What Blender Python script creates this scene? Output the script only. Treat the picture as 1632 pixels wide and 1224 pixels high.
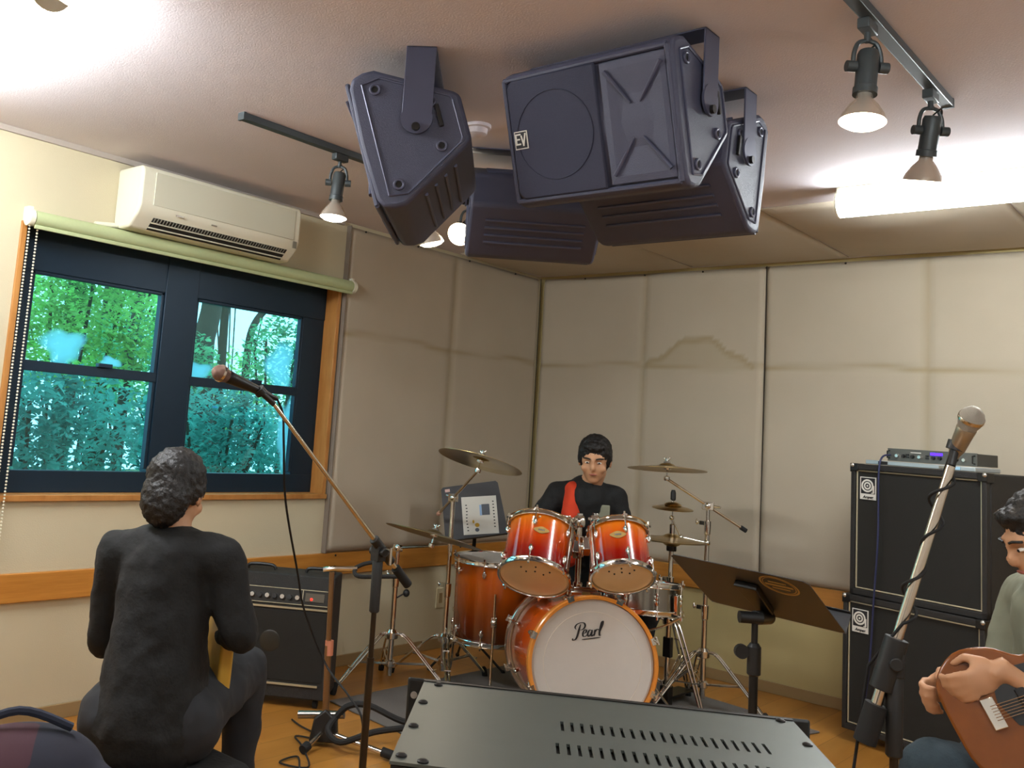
import bpy, bmesh, math, random
from mathutils import Vector, Matrix, Euler
PI = math.pi
random.seed(7)
for o in list(bpy.data.objects): bpy.data.objects.remove(o)
scn = bpy.context.scene
COL = scn.collection

# ---------------------------------------------------------------- camera
cam_d = bpy.data.cameras.new('camera'); cam = bpy.data.objects.new('camera', cam_d); COL.objects.link(cam)
cam_d.sensor_width = 36; cam_d.lens = 1520.6 / 1632 * 36
cam_d.shift_x = 160.95 / 1632; cam_d.shift_y = -125.95 / 1632
cam_d.clip_start = 0.05; cam_d.clip_end = 200
yaw, pit, rol = .746, .1266, .0722
Fv = Vector((-math.sin(yaw)*math.cos(pit), math.cos(yaw)*math.cos(pit), math.sin(pit)))
Rv = Vector((math.cos(yaw), math.sin(yaw), 0)); Uv = Rv.cross(Fv)
R2 = math.cos(rol)*Rv + math.sin(rol)*Uv; U2 = -math.sin(rol)*Rv + math.cos(rol)*Uv
m = Matrix((R2, U2, -Fv)).transposed().to_4x4(); m.translation = Vector((0, 0, 1.3305)); cam.matrix_world = m
scn.camera = cam

# ---------------------------------------------------------------- world and exposure
scn.view_settings.view_transform = 'Standard'; scn.view_settings.look = 'None'
scn.view_settings.gamma = 1; scn.view_settings.use_curve_mapping = False
scn.view_settings.exposure = 0.22
w = bpy.data.worlds.new('daylight'); scn.world = w; w.use_nodes = True
bg = w.node_tree.nodes['Background']; bg.inputs[0].default_value = (0.42, 0.86, 1.0, 1); bg.inputs[1].default_value = 2.4

# room: left wall x, back wall y, ceiling z
XL, XR, YB, YF, H = -3.89, 1.9, 5.55, -1.8, 2.45

# ---------------------------------------------------------------- materials
def lin(c):
    return tuple(((v/255)/12.92 if v/255 <= .04045 else ((v/255+.055)/1.055)**2.4) for v in c) + (1,)
MC = {}
def mat(name, rgb, rough=.6, metal=0, noise=0, nscale=20, bump=0, bscale=60, spec=.5, emit=None, estr=0, trans=0, coat=0, alpha=1):
    if name in MC: return MC[name]
    m = bpy.data.materials.new(name); m.use_nodes = True; nt = m.node_tree; b = nt.nodes['Principled BSDF']
    c = lin(rgb); b.inputs['Base Color'].default_value = c; b.inputs['Roughness'].default_value = rough
    b.inputs['Metallic'].default_value = metal; b.inputs['Specular IOR Level'].default_value = spec
    b.inputs['Coat Weight'].default_value = coat; b.inputs['Alpha'].default_value = alpha
    tc = nt.nodes.new('ShaderNodeTexCoord')
    n = nt.nodes.new('ShaderNodeTexNoise'); n.inputs['Scale'].default_value = nscale; n.inputs['Detail'].default_value = 5
    nt.links.new(tc.outputs['Object'], n.inputs['Vector'])
    if noise:
        mx = nt.nodes.new('ShaderNodeMix'); mx.data_type = 'RGBA'
        mx.inputs[6].default_value = tuple(v*(1-noise) for v in c[:3])+(1,); mx.inputs[7].default_value = tuple(min(1, v*(1+noise)) for v in c[:3])+(1,)
        nt.links.new(n.outputs['Fac'], mx.inputs[0]); nt.links.new(mx.outputs[2], b.inputs['Base Color'])
    if bump:
        n2 = nt.nodes.new('ShaderNodeTexNoise'); n2.inputs['Scale'].default_value = bscale; n2.inputs['Detail'].default_value = 4
        nt.links.new(tc.outputs['Object'], n2.inputs['Vector'])
        bp = nt.nodes.new('ShaderNodeBump'); bp.inputs['Strength'].default_value = bump; bp.inputs['Distance'].default_value = .01
        nt.links.new(n2.outputs['Fac'], bp.inputs['Height']); nt.links.new(bp.outputs[0], b.inputs['Normal'])
    if emit: b.inputs['Emission Color'].default_value = lin(emit); b.inputs['Emission Strength'].default_value = estr
    if trans: b.inputs['Transmission Weight'].default_value = trans
    MC[name] = m; return m
def wood_mat(name, c1, c2, scale=(1, 1, 1), rough=.4, plank=None):
    m = bpy.data.materials.new(name); m.use_nodes = True; nt = m.node_tree; b = nt.nodes['Principled BSDF']; L = nt.links.new
    tc = nt.nodes.new('ShaderNodeTexCoord'); mp = nt.nodes.new('ShaderNodeMapping'); mp.inputs['Scale'].default_value = scale
    L(tc.outputs['Object'], mp.inputs['Vector'])
    n = nt.nodes.new('ShaderNodeTexNoise'); n.inputs['Scale'].default_value = 6; n.inputs['Detail'].default_value = 8; n.inputs['Roughness'].default_value = .65
    L(mp.outputs[0], n.inputs['Vector'])
    r = nt.nodes.new('ShaderNodeValToRGB'); r.color_ramp.elements[0].position = .3; r.color_ramp.elements[1].position = .7
    r.color_ramp.elements[0].color = lin(c1); r.color_ramp.elements[1].color = lin(c2)
    L(n.outputs['Fac'], r.inputs[0])
    out = r.outputs[0]
    if plank:
        br = nt.nodes.new('ShaderNodeTexBrick'); br.inputs['Scale'].default_value = 1
        br.inputs['Brick Width'].default_value = plank[0]; br.inputs['Row Height'].default_value = plank[1]; br.inputs['Mortar Size'].default_value = .0012
        br.inputs['Color1'].default_value = (1, 1, 1, 1); br.inputs['Color2'].default_value = (.78, .78, .78, 1); br.inputs['Mortar'].default_value = (.3, .3, .3, 1)
        mp2 = nt.nodes.new('ShaderNodeMapping'); mp2.inputs['Rotation'].default_value = (0, 0, PI/2)
        L(tc.outputs['Object'], mp2.inputs['Vector']); L(mp2.outputs[0], br.inputs['Vector'])
        mx = nt.nodes.new('ShaderNodeMix'); mx.data_type = 'RGBA'; mx.blend_type = 'MULTIPLY'; mx.inputs[0].default_value = 1
        L(out, mx.inputs[6]); L(br.outputs['Color'], mx.inputs[7]); out = mx.outputs[2]
    L(out, b.inputs['Base Color']); b.inputs['Roughness'].default_value = rough
    return m
def burst_mat(name, stops, axis='Z', rough=.12, along=(0, 0)):
    """a lacquered shell: colour fades along the shell's own axis (local z), wood figure over it"""
    m = bpy.data.materials.new(name); m.use_nodes = True; nt = m.node_tree; b = nt.nodes['Principled BSDF']; L = nt.links.new
    tc = nt.nodes.new('ShaderNodeTexCoord'); sp = nt.nodes.new('ShaderNodeSeparateXYZ')
    at = nt.nodes.new('ShaderNodeAttribute'); at.attribute_name = 'burst'
    r = nt.nodes.new('ShaderNodeValToRGB')
    while len(r.color_ramp.elements) < len(stops): r.color_ramp.elements.new(.5)
    for e, (p, c) in zip(r.color_ramp.elements, stops): e.position = p; e.color = lin(c)
    L(at.outputs['Fac'], r.inputs[0])
    n = nt.nodes.new('ShaderNodeTexNoise'); n.inputs['Scale'].default_value = 9; n.inputs['Detail'].default_value = 6
    L(tc.outputs['Object'], n.inputs['Vector'])
    mx = nt.nodes.new('ShaderNodeMix'); mx.data_type = 'RGBA'; mx.blend_type = 'MULTIPLY'; mx.inputs[0].default_value = .35
    L(r.outputs[0], mx.inputs[6]); L(n.outputs['Color'], mx.inputs[7])
    L(mx.outputs[2], b.inputs['Base Color']); b.inputs['Roughness'].default_value = rough; b.inputs['Coat Weight'].default_value = .6; b.inputs['Coat Roughness'].default_value = .06
    return m

M = dict(
 ceil=mat('ceiling_paper', (214, 206, 210), .9, noise=.04, nscale=3, bump=.15, bscale=180),
 cream=mat('cream_wallpaper', (200, 190, 160), .9, noise=.03, nscale=4, bump=.12, bscale=220),
 lowwall=mat('lower_wall_paper', (184, 168, 118), .9, noise=.05, nscale=3, bump=.1, bscale=200),
 base=mat('baseboard_beige', (150, 125, 85), .6, noise=.05),
 chrome=mat('chrome', (225, 222, 215), .12, 1),
 dchrome=mat('worn_chrome', (150, 145, 135), .22, 1, noise=.1),
 steel=mat('bright_steel', (215, 205, 190), .22, 1),
 blackm=mat('black_metal', (26, 24, 22), .42, .3, noise=.1),
 blackp=mat('black_plastic', (24, 23, 22), .5, noise=.1),
 rubber=mat('black_rubber', (16, 15, 14), .8),
 spk=mat('speaker_polymer', (66, 68, 88), .55, noise=.08, bump=.25, bscale=500),
 spkg=mat('speaker_grille', (44, 46, 66), .75, noise=.15, nscale=300, bump=.3, bscale=700),
 spkm=mat('speaker_bracket', (78, 80, 100), .42, .3),
 track=mat('track_metal', (66, 72, 74), .45, .3),
 white=mat('white_plastic', (226, 222, 200), .35, noise=.02),
 whiteg=mat('white_panel', (205, 202, 180), .5),
 dslot=mat('dark_slot', (30, 28, 24), .8),
 blind=mat('roller_blind_cloth', (176, 186, 140), .85, noise=.04, nscale=60, bump=.1),
 winf=mat('window_aluminium', (24, 44, 60), .4, .4, noise=.06),
 tolex=mat('black_tolex', (30, 27, 24), .6, noise=.15, nscale=120, bump=.5, bscale=350),
 grille=mat('grille_cloth', (27, 25, 20), .85, noise=.35, nscale=400, bump=.3, bscale=600),
 piping=mat('silver_piping', (190, 180, 150), .35, .5),
 paper=mat('white_paper', (214, 210, 200), .8),
 ink=mat('dark_ink', (30, 28, 30), .7),
 bronze=mat('cymbal_bronze', (176, 150, 96), .28, 1, noise=.12, nscale=9),
 head=mat('coated_head', (188, 182, 174), .7, noise=.03, bump=.05),
 chead=mat('clear_head', (222, 196, 150), .3, noise=.05),
 skin=mat('skin', (188, 140, 104), .55, noise=.05),
 hair=mat('black_hair', (16, 13, 12), .55, noise=.3, nscale=80, bump=.4, bscale=120),
 blackcloth=mat('black_cloth', (17, 18, 18), .9, noise=.2, bump=.2, bscale=90),
 navy=mat('navy_cloth', (30, 36, 52), .9, noise=.2),
 orangecloth=mat('orange_red_cloth', (190, 52, 14), .85, noise=.12),
 greycloth=mat('grey_cloth', (120, 122, 104), .9, noise=.1),
 denim=mat('blue_denim', (44, 58, 66), .9, noise=.2, nscale=60, bump=.2, bscale=200),
 carpet=mat('grey_carpet', (112, 108, 104), .95, noise=.25, nscale=240, bump=.6, bscale=400),
 fluo=mat('fluorescent_tube', (255, 255, 250), .4, emit=(244, 252, 255), estr=52),
 bulb=mat('lit_bulb_face', (255, 250, 235), .3, emit=(255, 240, 214), estr=16),
 reflector=mat('bulb_reflector', (225, 215, 200), .25, .7),
 led=mat('blue_display', (40, 20, 220), .4, emit=(70, 30, 255), estr=3),
 red=mat('red_pilot_lamp', (255, 30, 20), .4, emit=(255, 30, 20), estr=5),
 gold=mat('gold_print', (170, 140, 80), .5, .2),
 bright=mat('silver_knob', (205, 200, 190), .25, .8),
)
M['floorw'] = wood_mat('floor_planks', (160, 106, 40), (188, 132, 60), (1, .12, 1), .32, plank=(1.8, .15))
M['rail'] = wood_mat('rail_wood', (168, 108, 34), (196, 134, 56), (.4, .4, 6), .45)
M['casing'] = wood_mat('window_casing_wood', (160, 104, 44), (190, 134, 70), (3, 3, .5), .5)
M['hoopw'] = wood_mat('bass_hoop_wood', (196, 120, 44), (214, 140, 60), (1, 1, 1), .2)
M['tomb'] = burst_mat('tom_lacquer', [(0, (112, 14, 10)), (.28, (156, 24, 10)), (.62, (214, 78, 10)), (1, (236, 128, 22))])
M['floorb'] = burst_mat('floor_tom_lacquer', [(0, (70, 28, 10)), (.3, (112, 44, 8)), (.8, (188, 84, 14)), (1, (206, 100, 22))])
M['bassb'] = burst_mat('bass_drum_lacquer', [(0, (110, 44, 12)), (.25, (160, 58, 14)), (.6, (222, 84, 16)), (1, (240, 118, 30))])

# ---------------------------------------------------------------- mesh building
def frame(o, z, x=None):
    z = Vector(z).normalized()
    h = Vector(x) if x is not None else (Vector((1, 0, 0)) if abs(z.x) < .9 else Vector((0, 1, 0)))
    x = (h - z*h.dot(z)).normalized(); y = z.cross(x)
    m = Matrix((x, y, z)).transposed().to_4x4(); m.translation = Vector(o); return m
class MB:
    def __init__(s): s.v = []; s.f = []
    def add(s, vs, fs, mtx=None):
        k = len(s.v)
        s.v += [tuple(mtx @ Vector(v)) if mtx else tuple(v) for v in vs]
        s.f += [tuple(i+k for i in f) for f in fs]; return s
    def box(s, c, d, mtx=None, taper=1):
        x, y, z = (t/2 for t in d); T = taper
        vs = [(c[0]+a*x*(T if e > 0 else 1), c[1]+b*y*(T if e > 0 else 1), c[2]+e*z) for e in (-1, 1) for b in (-1, 1) for a in (-1, 1)]
        return s.add(vs, [(0, 2, 3, 1), (4, 5, 7, 6), (0, 1, 5, 4), (2, 6, 7, 3), (0, 4, 6, 2), (1, 3, 7, 5)], mtx)
    def lathe(s, prof, n=32, mtx=None, cap=True):
        vs = []; fs = []
        for r, z in prof:
            for i in range(n):
                a = 2*PI*i/n; vs.append((r*math.cos(a), r*math.sin(a), z))
        for j in range(len(prof)-1):
            for i in range(n):
                k = (i+1) % n; fs.append((j*n+i, j*n+k, (j+1)*n+k, (j+1)*n+i))
        if cap:
            if prof[0][0] > 1e-6: fs.append(tuple(range(n-1, -1, -1)))
            if prof[-1][0] > 1e-6: fs.append(tuple((len(prof)-1)*n+i for i in range(n)))
        return s.add(vs, fs, mtx)
    def cyl(s, a, b, r, r2=None, n=16):
        a = Vector(a); b = Vector(b); d = (b-a).length
        if d < 1e-6: return s
        return s.lathe([(r, 0), (r if r2 is None else r2, d)], n, frame(a, b-a))
    def tube(s, pts, r, n=10):
        P = [Vector(p) for p in pts]; R = r if isinstance(r, (list, tuple)) else [r]*len(P)
        vs = []; fs = []; up = None
        for i, p in enumerate(P):
            t = (P[min(i+1, len(P)-1)]-P[max(i-1, 0)]).normalized()
            if up is None: up = Vector((0, 0, 1)) if abs(t.z) < .9 else Vector((1, 0, 0))
            x = (up - t*up.dot(t)).normalized(); y = t.cross(x); up = x
            for k in range(n):
                a = 2*PI*k/n; vs.append(p+R[i]*(math.cos(a)*x+math.sin(a)*y))
        for i in range(len(P)-1):
            for k in range(n):
                q = (k+1) % n; fs.append((i*n+k, i*n+q, (i+1)*n+q, (i+1)*n+k))
        fs.append(tuple(range(n-1, -1, -1))); fs.append(tuple((len(P)-1)*n+k for k in range(n)))
        return s.add(vs, fs)
    def ball(s, c, r, mtx=None, n=16, m_=10):
        rr = r if isinstance(r, (tuple, list)) else (r, r, r); vs = [(c[0], c[1], c[2]-rr[2])]
        for j in range(1, m_):
            t = -PI/2+PI*j/m_
            for i in range(n):
                a = 2*PI*i/n; vs.append((c[0]+rr[0]*math.cos(t)*math.cos(a), c[1]+rr[1]*math.cos(t)*math.sin(a), c[2]+rr[2]*math.sin(t)))
        vs.append((c[0], c[1], c[2]+rr[2])); fs = []
        for i in range(n):
            k = (i+1) % n; fs.append((0, 1+k, 1+i)); b = 1+(m_-2)*n; fs.append((b+i, b+k, len(vs)-1))
            for j in range(m_-2): fs.append((1+j*n+i, 1+j*n+k, 1+(j+1)*n+k, 1+(j+1)*n+i))
        return s.add(vs, fs, mtx)
    def prism(s, poly, z0, z1, mtx=None):
        n = len(poly); vs = [(x, y, z0) for x, y in poly]+[(x, y, z1) for x, y in poly]
        return s.add(vs, [tuple(range(n-1, -1, -1)), tuple(range(n, 2*n))]+[(i, (i+1) % n, n+(i+1) % n, n+i) for i in range(n)], mtx)
    def ring(s, R, r, mtx=None, n=48, k=8, sq=1.0):
        vs = []; fs = []
        for i in range(n):
            a = 2*PI*i/n
            for j in range(k):
                b = 2*PI*j/k; q = R+r*math.cos(b); vs.append((q*math.cos(a), q*math.sin(a), r*sq*math.sin(b)))
        for i in range(n):
            for j in range(k):
                fs.append((i*k+j, ((i+1) % n)*k+j, ((i+1) % n)*k+(j+1) % k, i*k+(j+1) % k))
        return s.add(vs, fs, mtx)
def cr(pts, n=6):
    P = [Vector(p) for p in pts]; out = []
    for i in range(len(P)-1):
        a = P[max(i-1, 0)]; b = P[i]; c = P[i+1]; d = P[min(i+2, len(P)-1)]
        for k in range(n):
            t = k/n; out.append(.5*((2*b)+(c-a)*t+(2*a-5*b+4*c-d)*t*t+(3*b-a-3*c+d)*t**3))
    return out+[P[-1]]
ROOT = {}
def thing(name, label, cat, loc=(0, 0, 0), rz=0, group=None, mtx=None):
    o = bpy.data.objects.new(name, None); COL.objects.link(o); o.empty_display_size = .1
    mm = mtx if mtx else Matrix.Translation(Vector(loc)) @ Matrix.Rotation(rz, 4, 'Z')
    o.matrix_world = mm; ROOT[o.name] = mm
    o['label'] = label; o['category'] = cat
    if group: o['group'] = group
    return o
def obj(name, mb, m, parent=None, world=True, bevel=0, smooth=.6, origin=None, seg=2, label=None):
    """one mesh object; with world=True the builder's points are world points and are brought into the parent's space"""
    me = bpy.data.meshes.new(name); vs = mb.v
    inv = None
    if parent is not None:
        if world: inv = ROOT[parent.name].inverted()
    elif origin is not None: inv = Matrix.Translation(-Vector(origin))
    if inv is not None: vs = [tuple(inv @ Vector(v)) for v in vs]
    me.from_pydata(vs, [], mb.f); me.materials.append(m)
    bm = bmesh.new(); bm.from_mesh(me); bmesh.ops.recalc_face_normals(bm, faces=bm.faces); bm.to_mesh(me); bm.free()
    if smooth: me.shade_smooth(); me.set_sharp_from_angle(angle=smooth)
    o = bpy.data.objects.new(name, me); COL.objects.link(o)
    if parent is not None: o.parent = parent; ROOT[o.name] = ROOT[parent.name]
    elif origin is not None: o.location = Vector(origin); ROOT[o.name] = Matrix.Translation(Vector(origin))
    else: ROOT[o.name] = Matrix()
    if bevel:
        bv = o.modifiers.new('bevel', 'BEVEL'); bv.width = bevel; bv.segments = seg; bv.limit_method = 'ANGLE'; bv.angle_limit = .6
        bv.harden_normals = False
    if label: o['label'] = label
    return o
def tag(o, label, cat, group=None, kind=None):
    o['label'] = label; o['category'] = cat
    if group: o['group'] = group
    if kind: o['kind'] = kind
    return o
def struct(name, mb, m, parent=None, bevel=0, label=None):
    o = obj(name, mb, m, parent, bevel=bevel)
    if parent is None: o['kind'] = 'structure'
    if label: o['label'] = label
    return o
def copy_tree(o, parent=None):
    c = o.copy(); COL.objects.link(c); c.parent = parent
    if o.name in ROOT: ROOT[c.name] = ROOT[o.name]
    for ch in [x for x in bpy.data.objects if x.parent == o]: copy_tree(ch, c)
    return c
def text(name, s, size, m, parent, mtx, ext=.0006, shear=0, world=True, bold=0, align='CENTER'):
    cu = bpy.data.curves.new(name, 'FONT'); cu.body = s; cu.size = size; cu.extrude = ext; cu.shear = shear; cu.offset = bold
    cu.align_x = align; cu.align_y = 'CENTER'
    t = bpy.data.objects.new('tmp', cu); COL.objects.link(t)
    bpy.context.view_layer.update()
    me = bpy.data.meshes.new_from_object(t.evaluated_get(bpy.context.evaluated_depsgraph_get()))
    bpy.data.objects.remove(t); me.name = name
    full = mtx if not world else (ROOT[parent.name].inverted() @ mtx if parent is not None else mtx)
    me.transform(full); me.materials.clear(); me.materials.append(m)
    o = bpy.data.objects.new(name, me); COL.objects.link(o)
    if parent is not None: o.parent = parent; ROOT[o.name] = ROOT[parent.name]
    return o
# ---------------------------------------------------------------- room shell
T = .12
struct('floor', MB().box(((XL+XR)/2, (YF+YB)/2, -T/2), (XR-XL+2*T, YB-YF+2*T, T)), M['floorw'])
struct('ceiling', MB().box(((XL+XR)/2, (YF+YB)/2, H+T/2), (XR-XL+2*T, YB-YF+2*T, T)), M['ceil'])
struct('wall_right', MB().box((XR+T/2, (YF+YB)/2, H/2), (T, YB-YF, H)), mat('white_wallpaper', (226, 224, 218), .9, noise=.02, bump=.1))
struct('wall_front', MB().box(((XL+XR)/2, YF-T/2, H/2), (XR-XL+2*T, T, H)), mat('white_wallpaper', (226, 224, 218), .9, noise=.02, bump=.1))
struct('wall_back', MB().box(((XL+XR)/2, YB+T/2, H/2), (XR-XL+2*T, T, H)), M['lowwall'])
# left wall with the window opening
WY0, WY1, WZ0, WZ1 = 1.77, 3.62, .91, 2.07; WT = .2
wl = MB()
wl.box((XL-WT/2, (YF+WY0)/2, H/2), (WT, WY0-YF, H)); wl.box((XL-WT/2, (WY1+YB)/2, H/2), (WT, YB-WY1, H))
wl.box((XL-WT/2, (WY0+WY1)/2, WZ0/2), (WT, WY1-WY0, WZ0)); wl.box((XL-WT/2, (WY0+WY1)/2, (WZ1+H)/2), (WT, WY1-WY0, H-WZ1))
struct('wall_left', wl, M['cream'])
# wooden casing of the window
wc = MB(); cd = .13
wc.box((XL-cd/2+.012, WY0+.0125, (WZ0+WZ1)/2), (cd, .025, WZ1-WZ0)); wc.box((XL-cd/2+.012, WY1-.0125, (WZ0+WZ1)/2), (cd, .025, WZ1-WZ0))
wc.box((XL-cd/2+.018, (WY0+WY1)/2, WZ0+.0125), (cd+.012, WY1-WY0, .025))
struct('trim_1', wc, M['casing'], bevel=.002)
# dark aluminium window: outer frame, two side-by-side units, each with a meeting rail
gx = XL-.11
wf = MB()
def fr(y0, y1, z0, z1, d=.05, x=gx): wf.box((x, (y0+y1)/2, (z0+z1)/2), (d, y1-y0, z1-z0))
a0, a1, zt, zb = WY0+.025, WY1-.025, WZ1-.001, WZ0+.025
fr(a0, 1.885, zb, zt); fr(3.44, a1, zb, zt); fr(2.55, 2.735, zb, zt-.004, .07); fr(a0, a1, 1.885, zt, .06); fr(a0, a1, zb, 1.03, .052)
w1 = obj('window_1', wf, M['winf'], bevel=.003); w1['kind'] = 'structure'; w1['label'] = 'dark aluminium double window looking out to the trees'
for (y0, y1, zm) in ((1.885, 2.55, 1.475), (2.735, 3.44, 1.475)):
    r = MB().box((gx+.012, (y0+y1)/2, zm), (.035, y1-y0, .045)); r.box((gx+.035, (y0+y1)/2+.05, zm+.03), (.03, .07, .018))
    r.box((gx+.01, y0+.008, zm), (.03, .016, .86)); r.box((gx+.01, y1-.008, zm), (.03, .016, .86)); r.box((gx+.01, (y0+y1)/2, 1.878), (.03, y1-y0, .014))
    obj('meeting_rail', r, M['winf'], w1, bevel=.002)
    obj('sticker', MB().box((gx+.0265, y1-.07, 1.893), (.003, .05, .014)), M['paper'], w1)
    gm = bpy.data.materials.get('window_glass')
    if not gm:
        gm = bpy.data.materials.new('window_glass'); gm.use_nodes = True; nt = gm.node_tree; nt.nodes.clear()
        ou = nt.nodes.new('ShaderNodeOutputMaterial'); tr = nt.nodes.new('ShaderNodeBsdfTransparent'); gl = nt.nodes.new('ShaderNodeBsdfGlossy'); mx = nt.nodes.new('ShaderNodeMixShader')
        tr.inputs[0].default_value = (.78, .97, 1, 1); gl.inputs['Roughness'].default_value = .02; mx.inputs[0].default_value = .05
        nt.links.new(tr.outputs[0], mx.inputs[1]); nt.links.new(gl.outputs[0], mx.inputs[2]); nt.links.new(mx.outputs[0], ou.inputs[0])
    obj('glass_pane', MB().box((gx-.01, (y0+y1)/2, (1.03+1.885)/2), (.004, y1-y0, .855)), gm, w1)
# pale bluish translucent patches on the panes, fading out at their rims
milky = bpy.data.materials.new('milky_glass'); milky.use_nodes = True; nt = milky.node_tree; nt.nodes.clear()
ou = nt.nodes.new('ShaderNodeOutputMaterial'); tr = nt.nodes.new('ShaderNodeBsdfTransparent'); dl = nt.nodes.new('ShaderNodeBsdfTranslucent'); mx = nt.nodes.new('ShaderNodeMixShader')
dl.inputs[0].default_value = (.45, .8, .95, 1); at = nt.nodes.new('ShaderNodeAttribute'); at.attribute_name = 'milky'
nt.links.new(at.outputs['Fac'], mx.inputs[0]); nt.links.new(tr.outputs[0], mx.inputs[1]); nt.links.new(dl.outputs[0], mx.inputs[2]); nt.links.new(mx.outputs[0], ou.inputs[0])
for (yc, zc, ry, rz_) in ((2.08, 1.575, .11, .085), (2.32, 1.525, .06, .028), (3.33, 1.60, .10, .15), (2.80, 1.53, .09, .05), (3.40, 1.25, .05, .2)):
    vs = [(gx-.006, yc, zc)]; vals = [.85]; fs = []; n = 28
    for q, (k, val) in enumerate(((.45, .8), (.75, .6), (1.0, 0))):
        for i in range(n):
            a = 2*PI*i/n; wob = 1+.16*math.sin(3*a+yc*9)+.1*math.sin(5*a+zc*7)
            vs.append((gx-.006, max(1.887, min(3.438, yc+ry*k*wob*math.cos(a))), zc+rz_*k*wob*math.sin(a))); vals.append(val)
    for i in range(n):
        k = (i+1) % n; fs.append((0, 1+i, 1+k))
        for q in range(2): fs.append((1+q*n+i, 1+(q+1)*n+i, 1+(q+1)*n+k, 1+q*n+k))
    mb = MB(); mb.add(vs, fs); o = obj('milky_patch', mb, milky, w1)
    fa = o.data.color_attributes.new('milky', 'FLOAT_COLOR', 'POINT')
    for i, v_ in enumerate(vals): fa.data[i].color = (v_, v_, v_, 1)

# wood rail and beige lower baseboards
RT, RB = .617, .50
struct('trim_2', MB().box((XL+.012, (YF+YB)/2, (RT+RB)/2), (.024, YB-YF, RT-RB)), M['rail'], bevel=.003)
struct('trim_3', MB().box(((XL+XR)/2+.012, YB-.012, (RT+RB)/2), (XR-XL-.024, .024, RT-RB)), M['rail'], bevel=.003)
struct('baseboard_left', MB().box((XL+.006, (YF+YB)/2, .03), (.012, YB-YF, .06)), M['base'], bevel=.002)
struct('baseboard_back', MB().box(((XL+XR)/2, YB-.006, .03), (XR-XL-.024, .012, .06)), M['base'], bevel=.002)

# fabric covered acoustic panels, padding pressed in along the battens, water stains and batten shade painted on the cloth
def cloth_mat():
    m = bpy.data.materials.new('panel_cloth'); m.use_nodes = True; nt = m.node_tree; b = nt.nodes['Principled BSDF']; L = nt.links.new
    tc = nt.nodes.new('ShaderNodeTexCoord'); n = nt.nodes.new('ShaderNodeTexNoise'); n.inputs['Scale'].default_value = 2.2; n.inputs['Detail'].default_value = 6
    L(tc.outputs['Object'], n.inputs['Vector'])
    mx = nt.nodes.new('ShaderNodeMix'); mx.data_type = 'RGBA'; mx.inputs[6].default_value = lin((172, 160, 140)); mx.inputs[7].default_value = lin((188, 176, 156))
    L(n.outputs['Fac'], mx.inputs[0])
    at = nt.nodes.new('ShaderNodeAttribute'); at.attribute_name = 'stain_shade'
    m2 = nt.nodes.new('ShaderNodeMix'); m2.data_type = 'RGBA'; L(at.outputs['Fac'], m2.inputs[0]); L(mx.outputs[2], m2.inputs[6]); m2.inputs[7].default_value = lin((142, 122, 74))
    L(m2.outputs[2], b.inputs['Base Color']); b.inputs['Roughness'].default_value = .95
    n2 = nt.nodes.new('ShaderNodeTexNoise'); n2.inputs['Scale'].default_value = 350; L(tc.outputs['Object'], n2.inputs['Vector'])
    bp = nt.nodes.new('ShaderNodeBump'); bp.inputs['Strength'].default_value = .2; bp.inputs['Distance'].default_value = .003; L(n2.outputs['Fac'], bp.inputs['Height']); L(bp.outputs[0], b.inputs['Normal'])
    return m
CLOTH = cloth_mat()
def sm(x): x = max(0, min(1, x)); return x*x*(3-2*x)
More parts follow.
